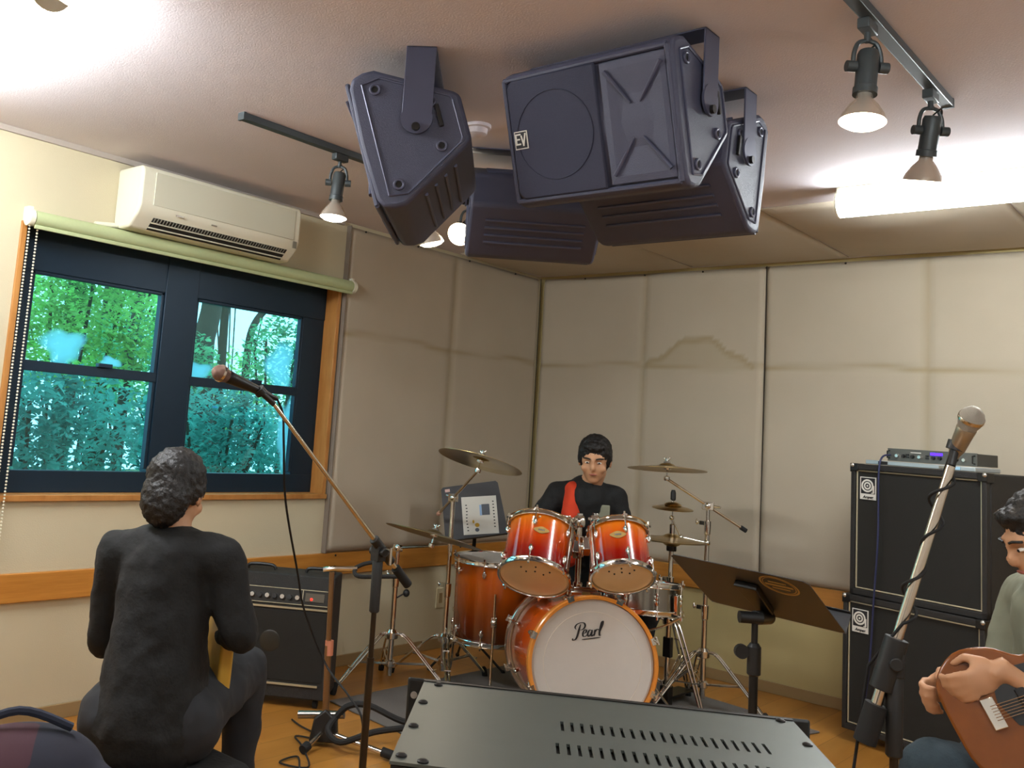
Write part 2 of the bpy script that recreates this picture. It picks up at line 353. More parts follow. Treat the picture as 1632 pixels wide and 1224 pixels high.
def panel(name, O, U_, V_, N, W, Ht, ub, vb, label, dome=None, thick=.03, nu=80, nv=80, group=None, sag=0, dark=1):
    """O corner, U_/V_ in-plane axes, N outward normal; ub, vb battens along u and v"""
    O = Vector(O); U_ = Vector(U_); V_ = Vector(V_); N = Vector(N); vs = []; st = []
    for j in range(nv+1):
        for i in range(nu+1):
            u = W*i/nu; v = Ht*j/nv
            d = thick*sm(min(u, W-u)/.018+.35)*sm(min(v, Ht-v)/.03+.02)
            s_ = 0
            for b in ub: d -= .010*math.exp(-((u-b)/.026)**2); s_ = max(s_, .30*math.exp(-((u-b)/.022)**2))  # soft shade along the vertical battens, painted into the cloth colour
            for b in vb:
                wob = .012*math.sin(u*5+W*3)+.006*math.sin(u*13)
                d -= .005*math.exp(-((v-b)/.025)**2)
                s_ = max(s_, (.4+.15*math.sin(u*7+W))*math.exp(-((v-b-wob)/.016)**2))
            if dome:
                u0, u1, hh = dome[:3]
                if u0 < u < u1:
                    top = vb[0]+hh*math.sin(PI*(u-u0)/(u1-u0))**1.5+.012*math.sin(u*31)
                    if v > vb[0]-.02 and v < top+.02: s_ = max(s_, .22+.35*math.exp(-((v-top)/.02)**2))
            d += .006*math.sin(u*2.6+1)*math.sin(v*2.1+2)
            if sag: d += sag*math.sin(PI*u/W)*sm(min(v, Ht-v)/.5+.15)
            vs.append(O+U_*u+V_*v+N*max(d, .001)); st.append(s_*dark)
    fs = [(j*(nu+1)+i, j*(nu+1)+i+1, (j+1)*(nu+1)+i+1, (j+1)*(nu+1)+i) for j in range(nv) for i in range(nu)]
    k = len(vs)
    for (u, v) in ((0, 0), (W, 0), (W, Ht), (0, Ht)): vs.append(O+U_*u+V_*v)
    b0 = [i for i in range(nu+1)]; b1 = [j*(nu+1)+nu for j in range(nv+1)]; b2 = [nv*(nu+1)+i for i in range(nu, -1, -1)]; b3 = [j*(nu+1) for j in range(nv, -1, -1)]
    for bb, c0, c1 in ((b0, k, k+1), (b1, k+1, k+2), (b2, k+2, k+3), (b3, k+3, k)): fs.append(tuple(bb)+(c1, c0))
    fs.append((k, k+3, k+2, k+1)); st += [0]*4
    mb = MB(); mb.add([tuple(v) for v in vs], fs); o = obj(name, mb, CLOTH, smooth=1.2)
    ca = o.data.color_attributes.new('stain_shade', 'FLOAT_COLOR', 'POINT')
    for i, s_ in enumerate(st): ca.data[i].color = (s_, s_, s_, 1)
    o['kind'] = 'structure'; o['label'] = label
    return o
PZ = RT+.003; PH = 2.43-PZ; VB = [1.825-PZ]
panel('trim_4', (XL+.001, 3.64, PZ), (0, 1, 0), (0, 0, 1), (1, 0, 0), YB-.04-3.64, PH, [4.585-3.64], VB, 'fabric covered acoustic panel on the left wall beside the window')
panel('trim_5', (-3.85, YB-.001, PZ), (1, 0, 0), (0, 0, 1), (0, -1, 0), 1.59, PH, [-3.045+3.85], VB, 'fabric covered acoustic panel behind the drums with dome shaped staining', dome=(.82, 1.55, .17))
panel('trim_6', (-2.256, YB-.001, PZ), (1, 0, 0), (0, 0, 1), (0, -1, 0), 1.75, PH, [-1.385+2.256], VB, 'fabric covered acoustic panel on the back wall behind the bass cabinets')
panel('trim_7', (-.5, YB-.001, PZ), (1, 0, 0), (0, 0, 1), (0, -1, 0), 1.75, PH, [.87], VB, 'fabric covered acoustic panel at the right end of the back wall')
# cloth panels stretched under the ceiling along the back wall
xs = [-3.86, -2.715, -1.775, -.83, .12]
for i in range(4):
    panel('trim_%d' % (8+i), (xs[i]+.004, 4.25+.35*(i == 0), H-.001), (1, 0, 0), (0, 1, 0), (0, 0, -1), xs[i+1]-xs[i]-.008, YB-.04-4.25-.35*(i == 0), [], [], 'sagging cloth panel under the ceiling along the back wall', sag=.035, thick=.012, nu=40, nv=40, dark=0)
struct('trim_14', MB().box((-2.2585, YB-.007, (PZ+2.43)/2), (.0022, .012, 2.43-PZ)), mat('seam_dark', (60, 52, 44), .9))
struct('trim_15', MB().box((XL+.03, YB-.0385, (PZ+2.43)/2), (.004, .004, 2.43-PZ)), mat('seam_dark', (60, 52, 44), .9))
struct('trim_16', MB().box((XL+.017, 3.636, (PZ+2.43)/2), (.034, .006, 2.43-PZ)), mat('panel_edge_strip', (128, 116, 104), .9))  # narrow darker strip along the panel edge beside the window
# slim cord line of screws along panel tops
bt = MB()
for y in (3.75, 4.2, 4.7, 5.2): bt.ball((XL+.034, y, 2.415), .006, n=8, m_=6)
for x in (-3.5, -3.05, -2.65, -2.25, -1.8): bt.ball((x, YB-.034, 2.415), .006, n=8, m_=6)
for y in (1.5, 3.72, 4.8): bt.ball((XL+.026, y, .605), .006, n=8, m_=6); bt.ball((XL+.026, y, .545), .006, n=8, m_=6)
for x in (-2.2, -1.7): bt.ball((x, YB-.026, .635), .007, n=8, m_=6); bt.ball((x, YB-.026, .555), .006, n=8, m_=6)
struct('trim_12', bt, M['dslot'])
struct('trim_13', MB().box((XL+.008, (YF+3.6)/2, H-.012), (.016, 3.6-YF, .024)), mat('cornice_trim', (170, 160, 150), .8))  # thin greyish strip where the left wall meets the ceiling
# wall socket
t = thing('wall_socket', 'beige blank socket plate low on the left wall behind the floor tom', 'socket', (XL, 4.66, .3))
obj('cover_plate', MB().box((XL+.004, 4.66, .3), (.008, .075, .12)), mat('socket_beige', (196, 184, 150), .5), t, bevel=.002)
obj('insert', MB().box((XL+.0085, 4.66, .3), (.003, .03, .06)), M['base'], t)

# ---------------------------------------------------------------- roller blind, bead chain, air conditioner
t = thing('roller_blind', 'pale green rolled-up roller blind above the window under the air conditioner', 'blind', (XL, 2.72, 2.08))
obj('rolled_cloth', MB().cyl((XL+.045, 1.80, 2.082), (XL+.045, 3.65, 2.082), .033, n=28), M['blind'], t)
obj('hem_bar', MB().box((XL+.062, 2.725, 2.045), (.01, 1.85, .016)), M['blind'], t, bevel=.002)
for y in (1.785, 3.665):
    obj('end_bracket', MB().cyl((XL+.045, y-.012, 2.082), (XL+.045, y+.012, 2.082), .036, n=24).box((XL+.024, y, 2.10), (.05, .02, .06)), M['white'], t, bevel=.002)
ch = MB()
for dy in (0, .035):
    z = 2.06
    while z > .75: ch.ball((XL+.05, 1.785+dy-.0, z), .0048, n=6, m_=4); z -= .0135
    obj('bead_chain', ch, M['white'], t); ch = MB()
AY0, AY1, AZ0, AZ1, AD = 2.19, 3.12, 2.115, 2.395, .20
t = thing('air_conditioner', 'white split air conditioner on the left wall above the window', 'air conditioner', (XL, 2.66, 2.13))
prof = [(0, AZ0+.03), (.05, AZ0), (.13, AZ0+.005), (.185, AZ0+.06), (.205, AZ0+.10), (.205, AZ1-.03), (.19, AZ1), (0, AZ1)]
mtx = Matrix(((1, 0, 0, XL), (0, 0, 1, 0), (0, 1, 0, 0), (0, 0, 0, 1)))
obj('casing', MB().prism(prof, AY0, AY1, mtx), M['white'], t, bevel=.012, seg=3)
obj('front_panel', MB().box((XL+.2065, (AY0+AY1)/2+.012, (AZ0+.10+AZ1-.025)/2+.005), (.005, AY1-AY0-.11, AZ1-AZ0-.13)), M['whiteg'], t, bevel=.002)
lv = MB()
ang = math.atan2(.06-.005, .185-.13)
def slope(u, y, off=.002):  # point on the sloping underside, u 0..1
    return (XL+.13+.055*u+off*.7, y, AZ0+.005+.055*u-off*.7)
obj('outlet_slot', MB().add([slope(.05, AY0+.09, .001), slope(.05, AY1-.06, .001), slope(.95, AY1-.06, .001), slope(.95, AY0+.09, .001), slope(.05, AY0+.09, -.01), slope(.05, AY1-.06, -.01), slope(.95, AY1-.06, -.01), slope(.95, AY0+.09, -.01)],
    [(0, 1, 2, 3), (7, 6, 5, 4), (0, 4, 5, 1), (2, 6, 7, 3), (1, 5, 6, 2), (0, 3, 7, 4)]), M['dslot'], t)
for u in (.25, .6):
    f = MB(); f.cyl(slope(u, AY0+.09, .003), slope(u, AY1-.06, .003), .0035, n=8); obj('louvre', f, M['whiteg'], t)
fn = MB()
y = AY0+.1
while y < AY1-.07: fn.cyl(slope(.65, y, .003), slope(.95, y, .003), .0025, n=6); y += .016
obj('louvre_fins', fn, mat('grey_fin', (120, 118, 105), .6), t)
obj('badge', MB().box((XL+.207, AY0+.21, AZ0+.085), (.003, .045, .007)), M['bright'], t)
obj('badge', MB().box((XL+.207, AY0+.40, AZ0+.082), (.003, .03, .006)), mat('grey_mark', (130, 125, 110), .6), t)
obj('display_sticker', MB().box((XL+.207, AY1-.035, AZ0+.085), (.003, .025, .035)), mat('grey_mark', (130, 125, 110), .6), t)
obj('refrigerant_pipe_cover', MB().cyl((XL+.02, AY0-.10, AZ0+.005), (XL+.03, AY0+.03, AZ0+.02), .012, n=12), M['white'], t)

# ---------------------------------------------------------------- light: fluorescent battens and track spots
def fluo(name, x0, x1, y, label, power, tm=None):
    t = thing(name, label, 'ceiling light', ((x0+x1)/2, y, H))
    obj('housing', MB().box(((x0+x1)/2, y, H-.015), (x1-x0, .09, .03)), M['white'], t, bevel=.004)
    obj('diffuser', MB().lathe([(.055, 0), (.055, x1-x0-.01)], 24, frame((x0+.005, y, H-.065), (1, 0, 0))), tm or M['fluo'], t)
    for x in (x0, x1): obj('end_cap', MB().cyl((x-.004, y, H-.065), (x+.004, y, H-.065), .0575, n=24), M['white'], t)
    return t
fluo('fluorescent_light', -1.36, -.12, 4.08, 'glowing fluorescent batten on the ceiling near the back wall, far right', 0)
fluo('fluorescent_light', -3.55, -2.33, 1.06, 'fluorescent batten on the ceiling whose glare bleaches the upper left', 0, mat('fluorescent_tube_bright', (255, 255, 250), .4, emit=(246, 252, 255), estr=80))
fluo('fluorescent_light', -.3, .94, .75, 'unseen fluorescent batten added behind the camera to brighten the ceiling', 0)  # extra tube out of view, added to lift the ceiling brightness
def lamp_light(loc, d, power, col=(1, .86, .68), spot=1.9, r=.045):
    l = bpy.data.lights.new('spot_glow', 'SPOT'); l.energy = power; l.color = col; l.spot_size = spot; l.spot_blend = .6; l.shadow_soft_size = r
    o = bpy.data.objects.new('spot_glow', l); COL.objects.link(o); o.location = loc; o.rotation_euler = Vector(d).to_track_quat('-Z', 'Y').to_euler()
def area_light(loc, sx, sy, power, col):
    l = bpy.data.lights.new('tube_glow', 'AREA'); l.shape = 'RECTANGLE'; l.size = sx; l.size_y = sy; l.energy = power; l.color = col
    o = bpy.data.objects.new('tube_glow', l); COL.objects.link(o); o.location = loc
def track(name, x, y0, y1, label):
    t = thing(name, label, 'light track', (x, (y0+y1)/2, H))
    obj('rail', MB().box((x, (y0+y1)/2, H-.014), (.034, y1-y0, .026)), M['track'], t, bevel=.002)
    for y in (y0, y1): obj('end_cap', MB().box((x, y, H-.0145), (.036, .012, .029)), M['track'], t)
    return t
track('light_track', -2.85, 2.08, 3.75, 'dark light track on the ceiling left of the hanging speakers')
track('light_track', -.74, 1.2, 3.17, 'grey-green light track on the ceiling at upper right')
def spot(x, y, d, label, Ls=.15, power=22, z0=H-.028, lit=True):
    """adapter in the track, fork, cylindrical holder, reflector bulb aimed along d"""
    d = Vector(d).normalized(); P0 = Vector((x, y, z0))
    t = thing('track_spotlight', label, 'spotlight', (x, y, z0), group='track spotlights')
    obj('track_adapter', MB().box((x, y, z0-.014), (.03, .07, .028)), M['track'], t, bevel=.003)
    obj('stem', MB().cyl((x, y, z0-.03), (x, y, z0-.055), .008), M['track'], t)
    piv = P0+Vector((0, 0, -.12)); side = d.cross(Vector((0, 1, 0)))
    side = Vector((R2.x, R2.y, 0)).normalized()
    fk = MB()
    for s in (-1, 1):
        pts = cr([P0+Vector((0, 0, -.05)), P0+side*s*.022+Vector((0, 0, -.058)), P0+side*s*.033+Vector((0, 0, -.085)), piv+side*s*.035])
        fk.tube(pts, .006, 8)
    obj('fork', fk, M['track'], t)
    for s in (-1, 1): obj('tilt_knob', MB().cyl(piv+side*s*.028, piv+side*s*.052, .014, n=16), M['track'], t)
    a = piv-d*.045; b = piv+d*.075
    obj('lamp_holder', MB().lathe([(.0, 0), (.022, .002), (.026, .012), (.026, .10), (.029, .102), (.029, .12)], 24, frame(a, d)), M['track'], t)
    obj('cable', MB().tube(cr([a, a-d*.02+side*.02, P0+side*.03+Vector((0, 0, -.07)), P0+Vector((0, 0, -.035))]), .0025, 6), M['rubber'], t)
    f = frame(b, d)
    bl = obj('reflector_bulb', MB().lathe([(.018, -.005), (.02, .012), (.035, .03), (.050, .055), (.055, .072)], 28, f, cap=False), M['reflector'], t)
    obj('bulb_face', MB().lathe([(.0, .088), (.02, .087), (.04, .082), (.054, .073), (.052, .066), (0, .06)], 28, f), M['bulb'], bl)
    lamp_light(b+d*.10, d, power)
    return t
spot(-2.85, 2.59, (-.02, -.06, -1), 'lit track spotlight hanging between the air conditioner and the hanging speakers', power=6)
spot(-2.85, 3.14, (.12, .25, -1), 'lit track spotlight half hidden behind the left hanging speaker', power=6)
spot(-2.85, 3.44, (.35, -.8, -.5), 'lit track spotlight peeping out between the two hanging speakers', power=8)
spot(-.745, 2.42, (-.03, -.12, -1), 'lit track spotlight at upper right, nearer on its track', power=6)
spot(-.745, 3.0, (-.2, .2, -1), 'track spotlight at the far end of the upper right track before the glare', power=10)
spot(-1.80, .88, (0, .05, -1), 'round spotlight cut by the top edge of the photo inside the glare', power=8)
track('light_track', -1.80, -.2, .95, 'short light track running out of the top left of the photo')
# small ceiling fixtures near the speakers
t = thing('smoke_detector', 'small round detector on the ceiling between the hanging speakers', 'smoke detector', (-2.17, 2.64, H))
obj('base', MB().lathe([(.05, 0), (.05, -.012), (.046, -.014)], 28, Matrix.Translation((-2.17, 2.64, H))), M['ceil'], t)
obj('dome', MB().lathe([(.038, -.014), (.036, -.034), (.02, -.042), (0, -.043)], 28, Matrix.Translation((-2.17, 2.64, H))), M['ceil'], t)
# ---------------------------------------------------------------- four speakers hanging from the ceiling in U brackets
def hanging_speaker(label, C_, face, tilt, sc=1.0):
    """C_ pivot centre, face = heading (unit xy) of the front, tilt = degrees downward"""
    fx, fy = face; n = math.hypot(fx, fy); fx /= n; fy /= n
    # local: x along the long axis, y = -front, z up ; world frame
    yv = Vector((-fx, -fy, 0)); xv = Vector((fy*-1, fx, 0)); xv = yv.cross(Vector((0, 0, 1)))
    base = Matrix((xv, yv, Vector((0, 0, 1)))).transposed().to_4x4(); base = base @ Matrix.Scale(sc, 4); base.translation = Vector(C_)
    T_ = base @ Matrix.Rotation(math.radians(tilt), 4, 'X')
    top = thing('hanging_loudspeaker', label, 'loudspeaker', mtx=Matrix.Translation((C_[0], C_[1], H)), group='loudspeakers hanging from the ceiling')
    L_ = .585; hx = L_/2
    # cross section in (y, z): tall rounded front, faces narrowing to the back
    sec = [(-.165, -.175), (-.15, -.205), (-.115, -.2145), (-.08, -.213), (.135, -.085), (.15, -.07), (.15, .07), (.135, .085), (-.08, .213), (-.115, .2145), (-.15, .205), (-.165, .175), (-.172, 0)]
    K = Matrix(((0, 0, 1, 0), (1, 0, 0, 0), (0, 1, 0, 0), (0, 0, 0, 1)))   # (u,v,w)->(x=w,y=u,z=v)
    cab = obj('cabinet', MB().prism(sec, -hx, hx, T_ @ K), M['spk'], top, bevel=.012, seg=3)
    # recessed end panels with rigging sockets
    for s in (-1, 1):
        ins = [(-.125, -.175), (-.07, -.182), (.118, -.072), (.125, -.06), (.125, .06), (.118, .072), (-.07, .182), (-.125, .175)]
        e = MB()
        for i in range(len(ins)):
            a = ins[i]; b = ins[(i+1) % len(ins)]
            e.cyl(T_ @ Vector((s*(hx+.001), a[0], a[1])), T_ @ Vector((s*(hx+.001), b[0], b[1])), .0035, n=6)
        obj('end_panel_rib', e, M['spkm'], top)
        for (y, z) in ((.06, -.07), (-.09, -.15), (.06, .07), (-.09, .15)):
            so = obj('rigging_socket', MB().ring(.014, .0045, T_ @ frame((s*(hx+.003), y, z), (s, 0, 0)), 20, 8), M['spkm'], top)
            obj('socket_bolt', MB().cyl(T_ @ Vector((s*(hx-.002), y, z)), T_ @ Vector((s*(hx+.003), y, z)), .011), M['rubber'], so)
    # woofer grille on one half and flared horn on the other
    g = MB(); gx0, gx1 = -.268, .05
    g.prism([(gx0, -.165), (gx0+.02, -.185), (gx1, -.185), (gx1, .185), (gx0+.02, .185), (gx0, .165)], 0, .012, T_ @ frame((0, -.168, 0), (0, -1, 0), (1, 0, 0)))
    gr = obj('woofer_grille', g, M['spkg'], top, bevel=.006)
    obj('woofer_ring', MB().ring(.135, .0015, T_ @ frame((-.11, -.181, 0), (0, -1, 0)), 40, 6), M['spkg'], gr)
    # horn: a real flare, four walls going back into the cabinet
    h = MB(); zf = -.182
    o4 = [(.065, -.175), (.272, -.175), (.272, .175), (.065, .175)]; i4 = [(.145, -.05), (.185, -.05), (.185, .05), (.145, .05)]
    vs = [(x, -.176, z) for x, z in o4]+[(x, -.178, z) for x, z in [(.085, -.155), (.256, -.155), (.256, .155), (.085, .155)]]+[(x, -.166, z) for x, z in i4]
    h.add([tuple(T_ @ Vector(v)) for v in vs], [(i, (i+1) % 4, 4+(i+1) % 4, 4+i) for i in range(4)]+[(4+i, 4+(i+1) % 4, 8+(i+1) % 4, 8+i) for i in range(4)]+[(8, 9, 10, 11)])
    hn = obj('horn', h, M['spk'], top, smooth=0)
    for (p, q) in (((.08, .15), (.15, .05)), ((.08, -.15), (.15, -.05)), ((.26, .15), (.18, .05)), ((.26, -.15), (.18, -.05))):
        obj('horn_rib', MB().cyl(T_ @ Vector((p[0], -.180, p[1])), T_ @ Vector((q[0], -.172, q[1])), .007, .003, 8), M['spk'], hn)
    rm = MB(); oc = [(-.278, -.19), (.278, -.19), (.278, .19), (-.278, .19)]
    for i in range(4):
        a = oc[i]; b = oc[(i+1) % 4]; rm.cyl(T_ @ Vector((a[0], -.168, a[1])), T_ @ Vector((b[0], -.168, b[1])), .008, n=8)
    obj('front_rim', rm, M['spk'], top)
    # badge: white framed square with two letters
    B = T_ @ frame((-.232, -.1815, .0), (0, -1, 0), (1, 0, 0))
    bd = obj('badge', MB().box((0, 0, 0), (.048, .056, .003), B), M['paper'], top)
    obj('badge_field', MB().box((0, 0, .0012), (.042, .050, .002), B), M['ink'], bd)
    def stroke(mb, pts, w, z=.0026):
        for a, b in zip(pts, pts[1:]):
            a = Vector(a+(z,)); b = Vector(b+(z,)); d = b-a; p = Vector((-d.y, d.x, 0)).normalized()*w/2; e = d.normalized()*w/2
            q = [a-p-e, b-p+e, b+p+e, a+p-e]; q2 = [v+Vector((0, 0, .001)) for v in q]
            mb.add([tuple(B @ v) for v in q+q2], [(0, 1, 2, 3), (4, 7, 6, 5), (0, 4, 5, 1), (1, 5, 6, 2), (2, 6, 7, 3), (3, 7, 4, 0)])
    lt = MB(); stroke(lt, [(-.001, .018), (-.017, .018), (-.017, -.012), (-.003, -.012)], .005); stroke(lt, [(-.017, .003), (-.005, .003)], .0045)
    stroke(lt, [(.003, .012), (.009, -.016), (.018, .018)], .005)
    obj('badge_letters', lt, M['paper'], bd)
    # ribs on the narrowing back
    for s in (-1, 1):
        for k in range(4):
            y = -.02+k*.035; z = -(.213-.128*(y+.08)/.215)-.002 if s < 0 else (.213-.128*(y+.08)/.215)+.002
            r_ = MB().cyl(T_ @ Vector((-.22, y, z)), T_ @ Vector((.22, y, z)), .006, n=8); obj('cooling_rib', r_, M['spkm'], top)
    # U bracket: bar under the ceiling, two arms, round pivot plates with a hand knob
    arm = hx+.013; zt = (H-.001-C_[2])/sc
    yk = MB(); yk.box((0, 0, zt-.0025), (2*arm+.006, .09, .005), base)
    for s in (-1, 1):
        yk.box((s*arm, 0, (zt+.03)/2), (.006, .09, zt-.03), base)
        obj('pivot_plate', MB().lathe([(.047, -.004), (.047, .004)], 28, base @ frame((s*(arm+.001), 0, .028), (1, 0, 0))), M['spkm'], top)
    obj('mounting_bracket', yk, M['spkm'], top, bevel=.0015)
    for s in (-1, 1):
        obj('pivot_bolt', MB().cyl(base @ Vector((s*(arm-.01), 0, .0)), base @ Vector((s*(arm+.016), 0, .0)), .012), M['blackm'], top)
        obj('safety_handle', MB().box((s*(hx+.008), .075, .02), (.01, .012, .07), T_), M['blackm'], top, bevel=.002)
    cv = MB()
    return top
SPKS = [
 ('large dark hanging speaker facing the camera, square letter badge on its grille', (-1.40, 2.33, 2.23), (0, -1), 18, .93),
 ('hanging speaker seen end-on at left, its side panel and wide bracket arm facing us', (-2.04, 2.22, 2.20), (-.8, -.6), 18, 1.0),
 ('hanging speaker at right behind the large one, back turned, end panel with round sockets', (-1.49, 2.80, 2.225), (0, 1), 10, .93),
 ('dark hanging speaker seen from behind, lowest and farthest of the four', (-2.185, 3.04, 2.232), (-.67, .74), 10, .88),
]
for a in SPKS: hanging_speaker(*a)
# ---------------------------------------------------------------- drums
def shell_drum(t, O, ax, r, depth, shellmat, nl=6, hoopmat=None, head_top=None, head_bot=None, hoop_h=.022, xh=None, lug='long', burst=(0, 1), ph=0, top_head=True):
    """O bottom centre, ax bottom->top; children shell, heads, hoops, lugs, tension rods"""
    f = frame(O, ax, xh); hm = hoopmat or M['chrome']
    ns = 14; sh = MB(); prof = [(r, depth*k/ns) for k in range(ns+1)]; sh.lathe(prof, 64, f, cap=False)
    sh.lathe([(r-.007, depth*k/2) for k in range(3)], 64, f, cap=False)
    o = obj('shell', sh, shellmat, t)
    inv = f.inverted() @ ROOT[t.name]; ca = o.data.color_attributes.new('burst', 'FLOAT_COLOR', 'POINT')
    for i, v in enumerate(o.data.vertices):
        z = (inv @ v.co).z/depth; z = burst[0]+(burst[1]-burst[0])*z; ca.data[i].color = (z, z, z, 1)
    for z, s, hmm in ((0, -1, head_bot or M['chead']), (depth, 1, head_top or M['head'])):
        if s > 0 and not top_head: continue
        obj('drum_head', MB().lathe([(r+.004, z-s*.008), (r+.004, z+s*.002), (r-.004, z+s*.005), (r-.012, z+s*.002), (r*.6, z+s*.0022), (.0, z+s*.0024)], 64, f), hmm, t)
        zz = z-s*.004
        hp = MB().lathe([(r+.006, zz-s*hoop_h*.45), (r+.012, zz-s*hoop_h*.5), (r+.014, zz-s*hoop_h*.35), (r+.011, zz), (r+.011, zz+s*hoop_h*.5), (r+.016, zz+s*hoop_h*.62), (r+.008, zz+s*hoop_h*.66), (r+.006, zz+s*hoop_h*.4), (r+.006, zz-s*hoop_h*.45)], 64, f, cap=False)
        obj('hoop', hp, hm, t)
        for k in range(nl):
            a = 2*PI*k/nl+ph; c, s_ = math.cos(a), math.sin(a)
            Lz = z-s*.055
            b = MB(); b.ball((0, 0, 0), (.012, .009, .022), f @ Matrix.Translation((c*(r+.008), s_*(r+.008), Lz)) @ Matrix.Rotation(a, 4, 'Z'), 12, 8)
            b.cyl(f @ Vector((c*(r-.003), s_*(r-.003), Lz)), f @ Vector((c*(r+.01), s_*(r+.01), Lz)), .011)
            lg = obj('lug', b, M['chrome'], t)
            rd = MB().cyl(f @ Vector((c*(r+.013), s_*(r+.013), Lz)), f @ Vector((c*(r+.016), s_*(r+.016), z+s*hoop_h*.75)), .003, n=8)
            rd.box((0, 0, 0), (.016, .018, .008), f @ Matrix.Translation((c*(r+.017), s_*(r+.017), z+s*hoop_h*.3)) @ Matrix.Rotation(a, 4, 'Z'))
            rd.cyl(f @ Vector((c*(r+.017), s_*(r+.017), z+s*hoop_h*.3)), f @ Vector((c*(r+.017), s_*(r+.017), z+s*(hoop_h*.3+.018))), .005, n=6)
            obj('tension_rod', rd, M['chrome'], lg)
    return f
def vecn(*v): return Vector(v).normalized()
# bass drum
BF = Vector((-2.299, 3.833, .35)); BR = Vector((-2.645, 4.145, .320)); bax = (BF-BR).normalized()
t = thing('bass_drum', 'orange sunburst bass drum with white front head and black script lettering', 'bass drum', (-2.45, 4.0, 0))
rB = .272; dB = (BF-BR).length
f = frame(BR, bax, (0, 0, 1))
ns = 16; sh = MB().lathe([(rB, dB*k/ns) for k in range(ns+1)], 96, f, cap=False); o = obj('shell', sh, M['bassb'], t)
inv = f.inverted() @ ROOT[t.name]; ca = o.data.color_attributes.new('burst', 'FLOAT_COLOR', 'POINT')
for i, v in enumerate(o.data.vertices): z = (inv @ v.co).z/dB; ca.data[i].color = (z, z, z, 1)
obj('front_head', MB().lathe([(rB+.006, dB-.004), (rB+.004, dB+.008), (rB-.006, dB+.012), (rB-.02, dB+.008), (.1, dB+.009), (0, dB+.0092)], 96, f), M['head'], t)
obj('muffle_ring', MB().ring(rB-.05, .0012, f @ Matrix.Translation((0, 0, dB+.0082)), 96, 6), mat('head_ring_tint', (205, 196, 180), .7), t)
obj('batter_head', MB().lathe([(rB+.006, .004), (rB+.004, -.008), (rB-.02, -.008), (0, -.009)], 96, f), M['chead'], t)
obj('hoop', MB().lathe([(rB+.006, dB-.012), (rB+.02, dB-.012), (rB+.023, dB-.008), (rB+.023, dB+.022), (rB+.018, dB+.026), (rB+.006, dB+.024), (rB+.006, dB-.012)], 96, f, cap=False), M['hoopw'], t, label='orange wooden front hoop')
obj('hoop', MB().lathe([(rB+.006, .012), (rB+.02, .012), (rB+.023, .008), (rB+.023, -.022), (rB+.018, -.026), (rB+.006, -.024), (rB+.006, .012)], 96, f, cap=False), M['steel'], t, label='dark rear hoop with silver edge')
for e, z in ((1, dB), (-1, 0)):
    for k in range(8):
        a = 2*PI*(k+.5)/8; c, s_ = math.cos(a), math.sin(a); up = z-e*.085
        P = lambda rr, zz: f @ Vector((c*rr, s_*rr, zz))
        b = MB().ball((0, 0, 0), (.013, .011, .028), f @ Matrix.Translation((c*(rB+.01), s_*(rB+.01), up)) @ Matrix.Rotation(a, 4, 'Z'), 12, 8); b.cyl(P(rB-.003, up), P(rB+.01, up), .012)
        lg = obj('lug', b, M['chrome'], t)
        rd = MB().cyl(P(rB+.016, up), P(rB+.03, z+e*.02), .0035, n=8)
        cm = f @ Matrix.Translation((c*(rB+.022), s_*(rB+.022), z+e*.018)) @ Matrix.Rotation(a, 4, 'Z')
        rd.box((0, 0, 0), (.024, .03, .016), cm); rd.box((.012, 0, e*.016), (.006, .034, .012), cm); rd.cyl(P(rB+.03, z+e*.02), P(rB+.03, z+e*.045), .006, n=8)
        obj('tension_claw', rd, M['chrome'], lg)
# script lettering on the front head, drawn with tapered strokes
E3 = frame(f @ Vector((0, 0, dB+.0102)), bax, R2)
right = (R2-bax*R2.dot(bax)).normalized(); upv = bax.cross(right)
E3 = Matrix((right, upv, bax)).transposed().to_4x4(); E3.translation = f @ Vector((0, 0, dB+.0108))
def ink(mb, pts, w0, w1, K, n=8):
    P = cr([(x, y, 0) for x, y in pts], n); N = len(P); L_, R_ = [], []
    for i, p in enumerate(P):
        tt = (P[min(i+1, N-1)]-P[max(i-1, 0)]).normalized(); q = Vector((-tt.y, tt.x, 0))
        wd = (w0+(w1-w0)*abs(tt.y)**1.5)/2*min(1, .35+4*min(i, N-1-i)/N); L_.append(p+q*wd); R_.append(p-q*wd)
    vs = L_+R_; k = len(vs); vs2 = vs+[v+Vector((0, 0, .0008)) for v in vs]
    fs = []
    for i in range(N-1): fs += [(i, i+1, N+i+1, N+i), (k+i, k+N+i, k+N+i+1, k+i+1), (i, k+i, k+i+1, i+1), (N+i, N+i+1, k+N+i+1, k+N+i)]
    mb.add([tuple(K @ v) for v in vs2], fs)
